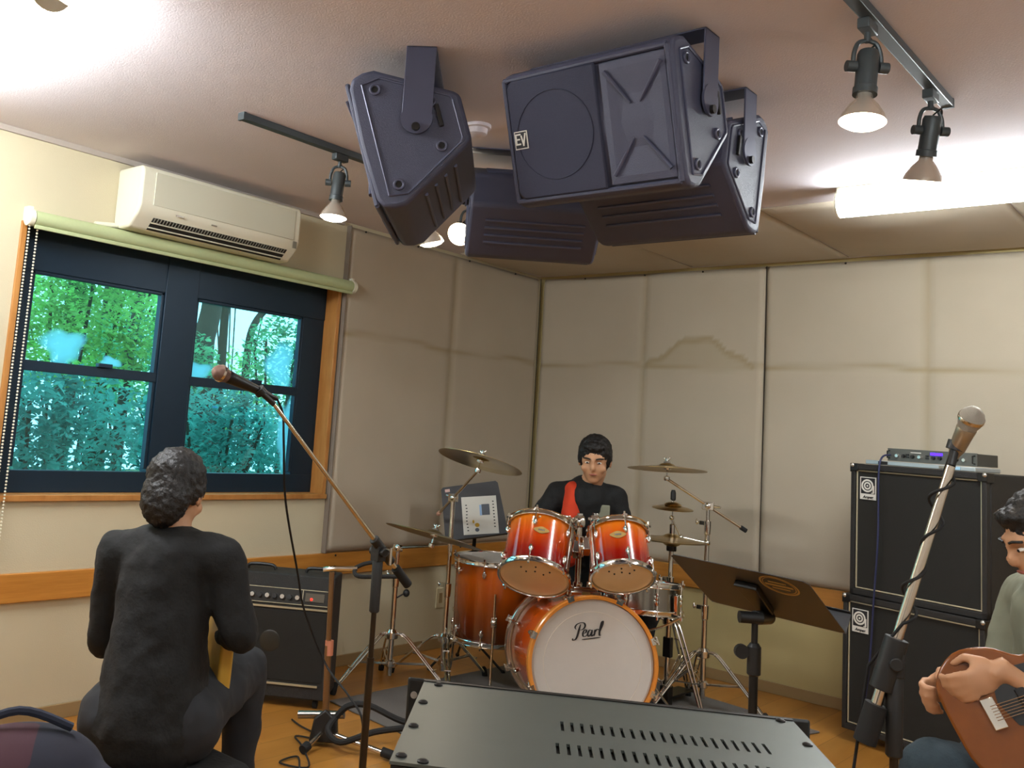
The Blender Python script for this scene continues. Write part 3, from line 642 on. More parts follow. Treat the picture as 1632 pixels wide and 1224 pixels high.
def letters(K, s):
    mb = MB(); S = lambda pts: [((x+y*.22)*s, y*s) for x, y in pts]
    a, b = .05*s, .15*s
    ink(mb, S([(.02, .62), (-.1, .78), (.0, 1.0), (.3, 1.12), (.62, 1.08), (.74, .84), (.58, .6), (.3, .55)]), a, b, K)       # P bowl
    ink(mb, S([(.34, 1.0), (.26, .6), (.2, .2), (.08, -.12), (-.14, -.2), (-.2, -.05)]), a, b*1.15, K)                        # P stem and swash
    ink(mb, S([(.62, .24), (.86, .34), (.88, .52), (.72, .52), (.62, .3), (.68, .06), (.88, .04), (1.02, .2)]), a, b, K)      # e
    ink(mb, S([(1.36, .46), (1.16, .5), (1.04, .24), (1.14, .02), (1.32, .2), (1.38, .5)]), a, b, K)                          # a
    ink(mb, S([(1.4, .5), (1.36, .1), (1.44, .02), (1.54, .14)]), a, b, K)
    ink(mb, S([(1.62, .52), (1.62, .2), (1.58, .02)]), a, b, K); ink(mb, S([(1.62, .3), (1.78, .52), (1.94, .46)]), a, b, K)  # r
    ink(mb, S([(2.02, .2), (2.2, .8), (2.22, 1.12), (2.1, 1.0), (2.02, .4), (2.06, .04), (2.2, .06)]), a, b, K)               # l
    ink(mb, [(.55*s, -.2*s), (1.3*s, -.165*s), (2.15*s, -.13*s)], .07*s, .07*s, K)
    return mb
obj('lettering', letters(E3 @ Matrix.Translation((-.077, .115, 0)) @ Matrix.Rotation(.05, 4, 'Z'), .054), M['ink'], t)
# tom holder: bracket and two posts
tp = f @ Vector((rB+.0, 0, dB*.62)); tp = BR+bax*dB*.62+Vector((0, 0, rB))
hb = MB().box((0, 0, .012), (.15, .07, .03), frame(tp, (0, 0, 1), right)); hb.box((0, 0, .035), (.12, .05, .02), frame(tp, (0, 0, 1), right))
obj('tom_mount', hb, M['chrome'], t, bevel=.006, seg=3)
obj('mount_badge', MB().box((0, -.036, .015), (.04, .003, .018), frame(tp, (0, 0, 1), right)), M['gold'], t)
for s in (-1, 1):
    a = tp+right*s*.033+Vector((0, 0, .03)); b = a+Vector((0, 0, .31))+right*s*.004
    po = MB().cyl(a, b, .0135, n=20); po.lathe([(.02, 0), (.022, .01), (.022, .03), (.018, .035)], 20, frame(a, (0, 0, 1)))
    po.lathe([(.018, .20), (.019, .21), (.019, .24), (.015, .245)], 20, frame(a, (0, 0, 1)))
    obj('tom_post', po, M['chrome'], t)
    jb = MB().ball(b+Vector((0, 0, .0)), .024); jb.lathe([(.026, -.02), (.03, -.012), (.03, .012), (.026, .02)], 24, frame(b+right*s*.0, right))
    q = b+right*s*.085+Vector((0, .03, .005)); jb.cyl(b, q, .011); jb.box((0, 0, 0), (.035, .05, .05), frame(q, (0, 0, 1), right)); jb.box((0, 0, .03), (.02, .03, .016), frame(b, (0, 0, 1), right))
    jj = obj('ball_joint', jb, M['chrome'], t, bevel=.002)
    obj('wing_nut', MB().box((0, 0, 0), (.036, .006, .014), frame(b+Vector((0, -.03, .012)), (0, 0, 1), right)).cyl(b+Vector((0, -.018, .0)), b+Vector((0, -.034, .012)), .006), M['chrome'], jj, bevel=.003)
for s in (-1, 1):
    q = BR+bax*dB*.8+right*s*rB*.78-Vector((0, 0, rB*.62)); e = q+right*s*.12+bax*.08; e.z = .0
    sp = MB().cyl(q, e+Vector((0, 0, .02)), .007); sp.box((0, 0, 0), (.04, .04, .03), frame(q, (0, 0, 1), right))
    so = obj('spur', sp, M['chrome'], t); obj('rubber_foot', MB().lathe([(.012, 0), (.014, .03), (.009, .045)], 14, frame(e, q-e)), M['rubber'], so)
# rack toms, tilted towards the drummer
hL = vecn(-.565, .825, 0); rL = vecn(.825, .565, 0)
def tom(label, O, ax, r, depth, ph):
    t = thing('rack_tom', label, 'tom drum', (O[0], O[1], O[2]), group='rack toms')
    f = shell_drum(t, O, ax, r, depth, M['tomb'], 6, xh=right, ph=ph)
    # name plate and holder plate
    toc = (Vector((0, 0, 1.33))-Vector(O)); loc = f.inverted().to_3x3() @ toc; a = math.atan2(loc.y, loc.x)
    B = f @ Matrix.Rotation(a, 4, 'Z') @ Matrix.Translation((r+.0015, 0, depth*.62)) @ Matrix.Rotation(PI/2, 4, 'Y') @ Matrix.Rotation(PI/2, 4, 'Z')
    poly = []
    for k in range(24):
        b = 2*PI*k/24; q = 1+.35*abs(math.cos(b))**3; poly.append((.027*math.cos(b)*q, .014*math.sin(b)*(1+.25*abs(math.sin(b))**4)))
    bd = obj('name_badge', MB().prism(poly, 0, .003, B), M['gold'], t); obj('badge_rim', MB().box((0, 0, .0035), (.03, .008, .001), B), M['bright'], bd)
    # suspension bar, two pale strips on the side towards the mount
    return t, f, a
axL = (Vector((0, 0, .80))+hL*.60+rL*.09).normalized(); axR = (Vector((0, 0, .80))+vecn(-.49, .87, 0)*.58-vecn(.87, .49, 0)*.13).normalized()
LT = Vector((-2.547, 3.71, .693)); RTm = Vector((-2.176, 3.847, .742))
tL, fL, aL = tom('larger left rack tom, orange fading to red, tilted towards the drummer', LT, axL, .152, .25, .2)
tR, fR, aR = tom('smaller right rack tom, orange fading to dark red, tilted towards the drummer', RTm, axR, .127, .22, .5)
for tt, ff, r, dp, sgn, aa in ((tL, fL, .152, .25, 1, aL), (tR, fR, .127, .22, -1, aR)):
    for k in (0, 1):
        a = aa+sgn*(.95+.12*k)
        P = lambda rr, zz: ff @ Vector((rr*math.cos(a), rr*math.sin(a), zz))
    a = aa+sgn*.98; P = lambda rr, zz: ff @ Vector((rr*math.cos(a), rr*math.sin(a), zz))
    obj('suspension_plate', MB().box((r+.016, 0, dp*.5), (.005, .022, dp*.86), ff @ Matrix.Rotation(a, 4, 'Z')), M['steel'], tt, bevel=.002)
    a2 = aa+sgn*1.45
    br = MB().box((r+.02, 0, dp*.68), (.03, .06, .06), ff @ Matrix.Rotation(a2, 4, 'Z')); br.cyl(ff @ Vector(((r+.02)*math.cos(a2), (r+.02)*math.sin(a2), dp*.68)), ff @ Vector(((r+.055)*math.cos(a2), (r+.055)*math.sin(a2), dp*.68)), .018)
    br.ring(.026, .006, ff @ Matrix.Rotation(a2, 4, 'Z') @ frame((r+.05, 0, dp*.68), (1, 0, 0)), 24, 8)
    obj('holder_bracket', br, M['chrome'], tt, bevel=.003)
    for zz in (.012,):
        for k in range(4):
            pass
    for q in range(3):
        b = aa+(-.7+.7*q)
        for rr in (.40, .66): obj('head_print', MB().ball(ff @ Vector((r*rr*math.cos(b), r*rr*math.sin(b), -.0035)), .0042, n=8, m_=6), M['ink'], tt)
# floor tom
FO = Vector((-3.135, 4.195, .262)); t = thing('floor_tom', 'deep amber brown floor tom on three chrome legs left of the bass drum', 'tom drum', (FO.x, FO.y, 0))
f = shell_drum(t, FO, (.01, -.02, 1), .203, .405, M['floorb'], 8, xh=right, ph=.35)
for k in range(3):
    a = -PI/2-.15+2*PI*k/3; c, s_ = math.cos(a), math.sin(a); P = lambda rr, zz: FO+right*c*rr+Vector((-right.y, right.x, 0))*s_*rr+Vector((0, 0, zz))
    q = P(.223, .24); lm = MB().cyl(q, P(.223, .03), .006); lm = MB().tube(cr([P(.223, .26), P(.223, .0), P(.228, -.16), P(.25, -.24)]), .0065, 8)
    lg = obj('leg', lm, M['chrome'], t); obj('leg_bracket', MB().box((0, 0, 0), (.03, .03, .05), frame(P(.215, .12), (0, 0, 1), right)).ball(P(.222, .12), .018), M['chrome'], lg, bevel=.003)
    obj('rubber_foot', MB().lathe([(.013, 0), (.014, .02), (.009, .05)], 14, frame(P(.252, -.262), (0, 0, 1))), M['rubber'], lg)
# snare on its stand
SO = Vector((-2.33, 4.33, .53)); t = thing('snare_drum', 'chrome snare drum glimpsed behind the right rack tom', 'snare drum', (SO.x, SO.y, 0))
o_ = shell_drum(t, SO, (-.05, .08, 1), .178, .13, M['dchrome'], 8, xh=right)
sb = MB()
for k in range(3):
    a = .4+2*PI*k/3; c, s_ = math.cos(a), math.sin(a)
    sb.tube(cr([SO+Vector((0, 0, -.10)), SO+Vector((c*.08, s_*.08, -.07)), SO+Vector((c*.165, s_*.165, -.02)), SO+Vector((c*.187, s_*.187, .01))]), .005, 8)
obj('basket', sb, M['chrome'], t); obj('stand_tube', MB().cyl(SO+Vector((0, 0, -.1)), Vector((SO.x, SO.y, .14)), .012), M['chrome'], t)
for k in range(3):
    a = 1.0+2*PI*k/3; c, s_ = math.cos(a), math.sin(a); lg = obj('leg', MB().cyl((SO.x, SO.y, .26), (SO.x+c*.22, SO.y+s_*.22, .014), .006), M['chrome'], t)
    obj('rubber_foot', MB().ball((SO.x+c*.22, SO.y+s_*.22, .012), .012), M['rubber'], lg)
obj('strainer', MB().box((SO.x+.19, SO.y-.03, SO.z+.06), (.02, .03, .09)), M['chrome'], t, bevel=.003)

# ---------------------------------------------------------------- cymbals and stands
def cymbal(label, c, ax, r, mt=None, name='cymbal', group=None):
    f = frame(c, ax)
    th = .0016
    pr_ = [(.006, .022), (.02, .0215), (.035, .016), (.045, .008), (r*.35, .004), (r*.7, -.003), (r, -.012), (r, -.012-th), (r*.7, -.003-th), (r*.35, .004-th), (.045, .008-th), (.035, .016-th), (.006, .020)]
    prof = []
    for k in range(len(pr_)-1):
        prof.append(pr_[k])
        if pr_[k][0] > .04 and pr_[k+1][0] > .04 and abs(pr_[k][0]-pr_[k+1][0]) > .03:
            for q in range(1, 6): s = q/6; prof.append((pr_[k][0]+(pr_[k+1][0]-pr_[k][0])*s, pr_[k][1]+(pr_[k+1][1]-pr_[k][1])*s+(.0004 if q % 2 else -.0004)))
    prof.append(pr_[-1]); prof.append(pr_[0])
    o = obj(name, MB().lathe(prof, 64, f, cap=False), mt or M['bronze'], origin=c, smooth=.5)
    return tag(o, label, 'cymbal', group)
def tripod(t, base, hub_z, spread, rot=0, low=None, r=.006, hz2=.12, dark=False, double=True):
    """three double-braced legs under a collar"""
    m_ = M['chrome']
    bx, by = base[0], base[1]; low = low if low is not None else hub_z*.45
    for k in range(3):
        a = rot+2*PI*k/3; d = Vector((math.cos(a), math.sin(a), 0)); n = Vector((-d.y, d.x, 0))
        B_ = Vector((bx, by, 0)); top = B_+d*.028+Vector((0, 0, hub_z)); kn = B_+d*(spread*.35)+Vector((0, 0, hub_z*.88)); ft = B_+d*spread+Vector((0, 0, .018))
        lg = MB()
        for s in ((-1, 1) if double else (0,)):
            lg.tube(cr([top+n*s*.012, B_+d*spread*.22+n*s*.012+Vector((0, 0, hub_z*.97)), B_+d*spread*.5+n*s*.012+Vector((0, 0, hub_z*.66)), ft+n*s*.006], 5), r, 8)
        for q in (.35, .7): lg.cyl(top.lerp(ft, q)+Vector((0, 0, .03))-n*.016, top.lerp(ft, q)+Vector((0, 0, .03))+n*.016, .004, n=8)
        L_ = obj('leg', lg, m_, t)
        mid = B_+d*spread*.6+Vector((0, 0, hub_z*.54)); st = MB()
        for s in ((-1, 1) if double else (0,)): st.cyl(B_+d*.02+n*s*.009+Vector((0, 0, low)), mid+n*s*.009, r*.75, n=8)
        obj('brace', st, m_, L_)
        obj('rubber_foot', MB().lathe([(.014, 0), (.016, .015), (.014, .05), (.008, .06)], 14, frame(ft+Vector((0, 0, -.018)), (top-ft)*.3+Vector((0, 0, .25)))), M['rubber'], L_)
    obj('collar', MB().lathe([(.02, hub_z-.03), (.032, hub_z-.025), (.034, hub_z+.005), (.022, hub_z+.02)], 20, Matrix.Translation((bx, by, 0))), m_, t)
    obj('brace_collar', MB().lathe([(.018, low-.02), (.026, low-.015), (.026, low+.012), (.018, low+.018)], 20, Matrix.Translation((bx, by, 0))), m_, t)
def stand_tubes(t, base, joints, top, r0=.0145, mt=None, z0=.06):
    bx, by = base[0], base[1]; mt = mt or M['chrome']; zs = [z0]+joints+[top]; r = r0
    for i in range(len(zs)-1):
        obj('tube', MB().cyl((bx, by, zs[i]), (bx, by, zs[i+1]+(.01 if i < len(zs)-2 else 0)), r, n=20), mt, t)
        if i < len(zs)-2:
            z = zs[i+1]; cl = MB().lathe([(r, z-.06), (r+.004, z-.055), (r+.006, z-.02), (r+.006, z+.012), (r*.8, z+.016)], 20, Matrix.Translation((bx, by, 0)))
            cl.box((-.028, 0, z), (.03, .016, .02), Matrix.Translation((bx, by, 0)))
            c_ = obj('clamp', cl, M['chrome'], t)
            obj('wing_bolt', MB().cyl((bx-.03, by, z), (bx-.055, by-.004, z), .005).ball((bx-.058, by-.004, z), (.007, .007, .012)).ball((bx-.058, by-.004, z+.012), .006), M['chrome'], c_)
        r -= .0022
def tilter(t, P, ax, nut_h=.045, wing=True):
    P = Vector(P); ax = Vector(ax).normalized(); f = frame(P, ax)
    tl = MB().cyl(P-ax*.065, P+ax*.05, .004, n=10); tl.lathe([(.018, -.012), (.02, -.008), (.02, -.003), (.004, .0)], 20, f)
    tl.lathe([(.014, -.07), (.016, -.065), (.016, -.05), (.006, -.045)], 16, f)
    o = obj('cymbal_tilter', tl, M['chrome'], t)
    obj('felt_washer', MB().lathe([(.006, .023), (.018, .023), (.018, .03), (.006, .03)], 20, f, cap=False), mat('grey_felt', (120, 114, 104), .95), o)
    wn = MB().lathe([(.006, .03), (.009, .032), (.009, .044), (.005, .046)], 14, f)
    for s in (-1, 1): wn.ball((0, 0, 0), (.005, .004, .011), f @ Matrix.Translation((s*.014, 0, .045)) @ Matrix.Rotation(s*.6, 4, 'Y'), 10, 8)
    obj('wing_nut', wn, M['chrome'], o)
# left crash on a boom stand
LB = (-3.354, 4.078); t = thing('cymbal_stand', 'tall chrome boom stand between the low ride cymbal and the floor tom', 'cymbal stand', (LB[0], LB[1], 0))
tripod(t, LB, .235, .30, -.75); stand_tubes(t, LB, [.50, ], .95)
A_, B_ = Vector((-3.438, 4.033, .80)), Vector((-3.11, 3.955, 1.125)); mid = Vector((LB[0], LB[1], .965))
C1 = Vector((-3.076, 3.942, 1.187)); axc = (Vector((0, 0, 1))+vecn(-.64, .76, 0)*.20+vecn(.76, .64, 0)*.21).normalized()
B_ = C1-axc*.062
A_ = mid+(mid-B_).normalized()*.22
obj('boom_arm', MB().cyl(A_, B_, .0075), M['steel'], t); obj('boom_tip', MB().cyl(A_, A_+(A_-B_).normalized()*.02, .012).ball(A_, .012), mat('pink_tip', (200, 150, 130), .5), t)
obj('boom_clamp', MB().ball(mid, .022).box((0, 0, 0), (.05, .03, .04), frame(mid, (0, 0, 1), (1, 0, 0))).cyl(mid+Vector((-.05, 0, .01)), mid+Vector((.03, 0, 0)), .006), M['chrome'], t, bevel=.003)
tilter(t, C1, axc)
cymbal('crash cymbal on the left, highest of the left pair and tilted to show its underside', C1, axc, .222, group='crash cymbals')
# ride
RB_ = (-3.444, 3.761); t = thing('cymbal_stand', 'short chrome stand behind the left microphone stand, holding the low ride cymbal', 'cymbal stand', (RB_[0], RB_[1], 0))
tripod(t, RB_, .27, .34, .35); stand_tubes(t, RB_, [.56], .69)
C2 = Vector((-3.26, 3.83, .79)); axr = (Vector((0, 0, 1))+vecn(-.65, .76, 0)*.16+vecn(.76, .65, 0)*.20).normalized()
e = C2-axr*.06; s = Vector((RB_[0], RB_[1], .70))
obj('boom_arm', MB().cyl(s-(e-s)*.15, e, .006), M['dchrome'], t)
obj('boom_clamp', MB().ball(s, .02).box((0, 0, 0), (.045, .03, .035), frame(s, (0, 0, 1), (1, 0, 0))), M['chrome'], t, bevel=.003)
obj('beater_knob', MB().cyl((RB_[0], RB_[1], .44), (RB_[0]+.035, RB_[1]+.03, .47), .004).ball((RB_[0]+.045, RB_[1]+.04, .475), (.018, .018, .02)), M['blackp'], t)
tilter(t, C2, axr); cymbal('large ride cymbal at lower left, darkest and lowest cymbal', C2, axr, .255, mat('dark_bronze', (138, 118, 78), .35, 1, noise=.15, nscale=9), group=None)
# right crash
PB = (-2.257, 4.85); t = thing('cymbal_stand', 'chrome boom stand right of the hi-hat, its arm rising left to a crash', 'cymbal stand', (PB[0], PB[1], 0))
tripod(t, PB, .29, .33, .1); stand_tubes(t, PB, [.51, .94], 1.02)
C3 = Vector((-2.422, 4.699, 1.215)); ax3 = (Vector((0, 0, 1))+vecn(-.46, .89, 0)*.09-vecn(.89, .46, 0)*.02).normalized()
s = Vector((PB[0], PB[1], 1.03)); e = C3-ax3*.06; a = s+(s-e).normalized()*.20
obj('boom_arm', MB().cyl(a, e, .0075), M['steel'], t); obj('boom_grip', MB().cyl(a, a+(a-s).normalized()*.035, .012), M['rubber'], t)
obj('boom_clamp', MB().ball(s, .022).box((0, 0, 0), (.06, .03, .04), frame(s, (0, 0, 1), (1, .3, 0))).cyl(s-Vector((.02, 0, 0)), s+Vector((.07, 0, 0)), .006), M['chrome'], t, bevel=.003)
tilter(t, C3, ax3); cymbal('crash cymbal on the right seen nearly edge-on, bright wing nut on top', C3, ax3, .205, group='crash cymbals')
# arm from the stand to the splash above the hi-hat
q0 = Vector((PB[0], PB[1], .84)); q1 = Vector((-2.36, 4.76, .86)); q2 = Vector((-2.40, 4.73, .955))
obj('side_arm', MB().cyl(q0, q1, .006).cyl(q1, q2, .005).ball(q0, .018).ball(q1, .014).ball(q2, .013), M['chrome'], t)
# hi-hat
HB = (-2.395, 4.728); t = thing('hi_hat_stand', 'chrome hi-hat stand with pedal behind the bass drum on the right', 'hi-hat stand', (HB[0], HB[1], 0))
tripod(t, HB, .44, .30, -.45, low=.12); stand_tubes(t, HB, [.64], .80)
obj('pull_rod', MB().cyl((HB[0], HB[1], .80), (HB[0], HB[1], 1.10), .0035), M['chrome'], t)
obj('cymbal_seat', MB().lathe([(.024, .785), (.026, .79), (.026, .815), (.012, .825)], 20, Matrix.Translation((HB[0], HB[1], 0))), M['blackp'], t)
obj('clutch', MB().lathe([(.008, .87), (.014, .875), (.014, .92), (.008, .925)], 16, Matrix.Translation((HB[0], HB[1], 0))), M['chrome'], t)
obj('pedal', MB().box((HB[0]-.02, HB[1]+.12, .05), (.09, .28, .012), Matrix.Identity(4)), M['blackm'], t, bevel=.003)
obj('pedal_frame', MB().box((HB[0], HB[1], .06), (.05, .05, .10)), M['blackm'], t, bevel=.004)
obj('tube_sleeve', MB().box((HB[0], HB[1], .30), (.045, .03, .10)), M['blackm'], t, bevel=.004)
cymbal('lower cymbal of the hi-hat pair', (HB[0], HB[1], .83), (0, 0, -1), .178, group='hi-hat cymbals')
cymbal('upper cymbal of the hi-hat pair', (HB[0], HB[1], .852), (0, 0, 1), .178, group='hi-hat cymbals')
cymbal('small thin splash cymbal above the hi-hat and under the right crash', (HB[0], HB[1], 1.015), (.04, -.05, 1), .105)
obj('splash_felt', MB().lathe([(.008, 1.045), (.014, 1.05), (.014, 1.085), (.009, 1.1)], 16, Matrix.Translation((HB[0], HB[1], 0))), M['blackp'], t)
# kick pedal
KP = BR+Vector((-.02, .10, 0)); t = thing('kick_pedal', 'bass drum pedal behind the bass drum', 'drum pedal', (KP.x, KP.y, 0))
bk = -bax; bk.z = 0; bk.normalize(); sd = Vector((-bk.y, bk.x, 0))
K0 = Vector((BR.x, BR.y, 0))+bk*.05
obj('footboard', MB().box((0, .20, .05), (.09, .27, .01), frame(K0, (0, 0, 1), sd) @ Matrix.Rotation(-.15, 4, 'X')), M['blackm'], t, bevel=.003)
obj('base_plate', MB().box((0, .17, .006), (.11, .34, .01), frame(K0, (0, 0, 1), sd)), M['blackm'], t)
pf = MB()
for s_ in (-1, 1): pf.box((s_*.05, .05, .10), (.012, .03, .19), frame(K0, (0, 0, 1), sd))
obj('frame', pf.box((0, .05, .19), (.11, .02, .012), frame(K0, (0, 0, 1), sd)), M['chrome'], t); obj('beater', MB().cyl(K0+bk*.06+Vector((0, 0, .18)), K0+bk*.05+Vector((0, 0, .33)), .004).cyl(K0+bk*.03+Vector((0, 0, .335)), K0+bk*.075+Vector((0, 0, .335)), .02), M['head'], t)
# drum mat
mt_ = MB(); rot = Matrix.Translation((-2.62, 4.22, 0)) @ Matrix.Rotation(.0, 4, 'Z')
poly = [(-3.36, 3.30), (-1.70, 4.45), (-1.95, 5.28), (-3.45, 4.95), (-3.72, 4.0)]
rg = obj('drum_carpet', MB().prism([(-3.42, 3.33), (-2.2, 3.18), (-1.72, 5.0), (-3.35, 5.25)], .001, .009), M['carpet'], bevel=.003); tag(rg, 'grey carpet square under the drum kit', 'carpet')
t = thing('drum_throne', 'round black drum stool under the drummer', 'stool', (-2.62, 4.62, 0))
obj('seat', MB().lathe([(.0, .44), (.14, .44), (.165, .455), (.17, .485), (.15, .51), (0, .515)], 32, Matrix.Translation((-2.62, 4.62, 0))), M['blackcloth'], t)
obj('post', MB().cyl((-2.62, 4.62, .12), (-2.62, 4.62, .45), .014), M['chrome'], t); tripod(t, (-2.62, 4.62), .26, .22, .5, double=False)
# ---------------------------------------------------------------- rack amplifier in the foreground
ex = Vector((.789, .615, 0)); a_ = .05
ex = Vector((math.cos(math.atan2(.615, .789)-a_), math.sin(math.atan2(.615, .789)-a_), 0)); gy = Vector((ex.y, -ex.x, 0))
RK = Matrix((ex, -gy, Vector((0, 0, 1)))).transposed().to_4x4(); RK.translation = Vector((-.823, .935, 1.018))
# local: x along the far edge, -y towards the camera, z=0 the top
t = thing('rack_amplifier', 'black rack amplifier with two rows of vent slots in its lid, in the foreground', 'amplifier', mtx=Matrix.Translation((-.48, .92, .93)))
def rk(v): return RK @ Vector(v)
bd = MB().box((.241, -.155, -.046), (.438, .29, .084), RK); obj('chassis', bd, mat('chassis_black', (30, 30, 28), .4, .2), t)
slots = []
for r_, (u0, u1, v) in enumerate(((.187, .402, -.130), (.180, .400, -.208))):
    for k in range(21): slots.append((u0+(u1-u0)*k/20, v))
# lid with real slots: strips between the openings
lid = MB(); X0, X1, Y0, Y1 = .021, .461, -.302, -.004
def lb(x0, x1, y0, y1): lid.box(((x0+x1)/2, (y0+y1)/2, -.001), (x1-x0, y1-y0, .003), RK)
sw, sl = .0036, .034
rows = sorted(set(v for _, v in slots)); ycur = Y0
for v in rows:
    lb(X0, X1, ycur, v-sl/2)
    us = sorted(u for u, vv in slots if vv == v); xc = X0
    for u in us: lb(xc, u-sw/2, v-sl/2, v+sl/2); xc = u+sw/2
    lb(xc, X1, v-sl/2, v+sl/2); ycur = v+sl/2
lb(X0, X1, ycur, Y1)
obj('lid', lid, mat('lid_black_satin', (88, 92, 86), .4, .5, noise=.06, nscale=40), t, smooth=0)
obj('rack_panel', MB().box((.241, 0, -.042), (.482, .006, .088), RK), mat('panel_black', (22, 22, 20), .4, .2), t, bevel=.003, label='black front panel with rack ears')
obj('panel_edge', MB().box((.241, -.005, .0008), (.44, .006, .002), RK), M['blackm'], t)
for (u, v) in ((.04, -.018), (.030, -.10), (.030, -.19), (.030, -.285), (.052, -.295), (.15, -.295), (.241, -.295), (.445, -.014), (.452, -.10), (.452, -.19), (.452, -.285)):
    obj('screw', MB().lathe([(.0055, 0), (.0055, .0015), (.003, .003), (0, .0032)], 14, RK @ Matrix.Translation((u, v, .0005))), M['blackm'], t)
for u in (.009, .473):
    for z in (-.018, -.066):
        obj('ear_hole', MB().cyl(rk((u, -.0045, z)), rk((u, .0045, z)), .0042), mat('hole_pale', (150, 140, 128), .5), t)
t = thing('rack_case', 'black upright rack case carrying the foreground amplifier', 'rack case', (-.60, .90, 0))
obj('case', MB().box((.241, -.15, -.093-.45), (.40, .26, .90), RK), M['tolex'], t, bevel=.006)
for u in (.06, .42):
    for v in (-.04, -.26): obj('rubber_foot', MB().cyl(rk((u, v, -1.018)), rk((u, v, -.985)), .02), M['rubber'], t)

# ---------------------------------------------------------------- bass cabinets, amp head
CR = Matrix.Rotation(-math.radians(15), 4, 'Z')
def cab_frame(z): m = CR.copy(); m.translation = Vector((-1.229, 5.13, z)); return m
def bass_cab(z, w_, h, d, label, grp, dx=0, dy=0):
    K = cab_frame(z) @ Matrix.Translation((dx, dy, 0)); t = thing('bass_cabinet', label, 'speaker cabinet', mtx=K, group=grp)
    hw = w_/2; f = -d/2
    obj('box', MB().box((0, .01, h/2), (w_, d-.02, h), K), M['tolex'], t, bevel=.008)
    rim = MB()
    for (c, s) in (((0, f, .014), (w_, .03, .028)), ((0, f, h-.014), (w_, .03, .028)), ((-hw+.011, f, h/2), (.022, .03, h)), ((hw-.011, f, h/2), (.022, .03, h))): rim.box(c, s, K)
    obj('front_rim', rim, M['tolex'], t, bevel=.003)
    obj('grille', MB().box((0, f+.004, h/2), (w_-.05, .014, h-.062), K), M['grille'], t)
    pp = MB(); q = [(-hw+.027, .033), (hw-.027, .033), (hw-.027, h-.033), (-hw+.027, h-.033)]
    for i in range(4): a = q[i]; b = q[(i+1) % 4]; pp.cyl(K @ Vector((a[0], f-.004, a[1])), K @ Vector((b[0], f-.004, b[1])), .0038, n=8)
    obj('piping', pp, M['piping'], t)
    for sx in (-1, 1):
        for zz in (.0, h):
            cn = MB(); s_ = 1 if zz == 0 else -1
            cn.box((sx*(hw-.018), f+.012, zz+s_*.001), (.042, .06, .006), K); cn.box((sx*(hw+.001), f+.012, zz+s_*.02), (.006, .06, .042), K); cn.box((sx*(hw-.018), f-.016, zz+s_*.018), (.04, .005, .036), K)
            if zz: obj('corner', cn, M['blackm'] if True else M['chrome'], t, bevel=.003)
            cs = MB().ball((sx*(hw-.004), f-.010, zz+s_*.006), .009); 
            if zz: obj('corner_stud', MB().ball((0, 0, 0), .012, K @ Matrix.Translation((sx*(hw-.008), f-.012, zz-.008)), 12, 8), M['bright'], t)
    # emblem plate: concentric letter mark over a word strip
    px, pz = -hw+.085, h-.115; B = K @ frame((px, f-.006, pz), (0, -1, 0), (1, 0, 0))
    pl = obj('emblem_plate', MB().box((0, 0, 0), (.082, .108, .003), B), M['paper'], t)
    obj('emblem_field', MB().box((0, .012, .0012), (.072, .076, .002), B), M['ink'], pl)
    em = MB(); em.ring(.027, .0042, B @ Matrix.Translation((-.003, .012, .0022)), 40, 6, .3); em.ring(.0145, .0038, B @ Matrix.Translation((-.003, .012, .0022)), 32, 6, .3)
    em.box((.0285, -.004, .0024), (.008, .036, .002), B); em.box((.024, -.022, .0024), (.012, .005, .002), B); em.ball((-.003, .012, .0022), (.005, .005, .001), B, 12, 6)
    obj('emblem_mark', em, M['paper'], pl)
    text('emblem_word', 'Ampeg', .018, M['ink'], pl, B @ Matrix.Translation((0, -.042, .002)), .0006, .3, bold=.0006)
    # side handle
    hd_ = MB().box((hw+.002, .02, h*.62), (.006, .05, .17), K); obj('side_handle', hd_, M['blackp'], t, bevel=.004)
    obj('side_recess', MB().box((hw+.006, .02, h*.62), (.004, .03, .13), K), M['rubber'], t)
    return t, K
t, K = bass_cab(.055, .66, .625, .41, 'lower black bass speaker cabinet standing on casters', 'stacked bass cabinets', -.012, -.012)
for sx in (-1, 1):
    for sy in (-1, 1):
        c = obj('caster', MB().cyl(K @ Vector((sx*.26-.012, sy*.15, -.028)), K @ Vector((sx*.26+.012, sy*.15, -.028)), .027, n=20), M['rubber'], t)
        obj('caster_fork', MB().box((sx*.26, sy*.15, -.012), (.036, .04, .022), K), M['blackm'], c)
bass_cab(.683, .64, .625, .40, 'upper black bass speaker cabinet with the amplifier head on top', 'stacked bass cabinets')
K = cab_frame(1.309)
t = thing('flat_case', 'flat silver case lying under the bass amplifier head', 'case', mtx=K)
obj('lid', MB().box((.0, -.08, .012), (.52, .22, .02), K), mat('silver_case', (176, 182, 184), .35, .5), t, bevel=.003)
obj('latch', MB().box((-.17, -.192, .012), (.045, .006, .014), K), M['dslot'], t, bevel=.001)
obj('latch', MB().box((.12, -.192, .012), (.04, .006, .012), K), mat('grey_mark', (130, 125, 110), .6), t, bevel=.001)
obj('sticker', MB().box((.18, -.192, .012), (.03, .003, .014), K), mat('pale_blue_sticker', (150, 190, 214), .5), t)
K = cab_frame(1.332)
t = thing('bass_amplifier_head', 'slim grey rack bass amplifier head with a glowing blue display', 'amplifier', mtx=K)
obj('chassis', MB().box((.03, -.03, .032), (.40, .20, .056), K), mat('head_chassis', (70, 68, 64), .5, .4), t, bevel=.003)
obj('faceplate', MB().box((.03, -.133, .032), (.42, .006, .06), K), mat('head_face', (96, 94, 88), .4, .5), t, bevel=.001)
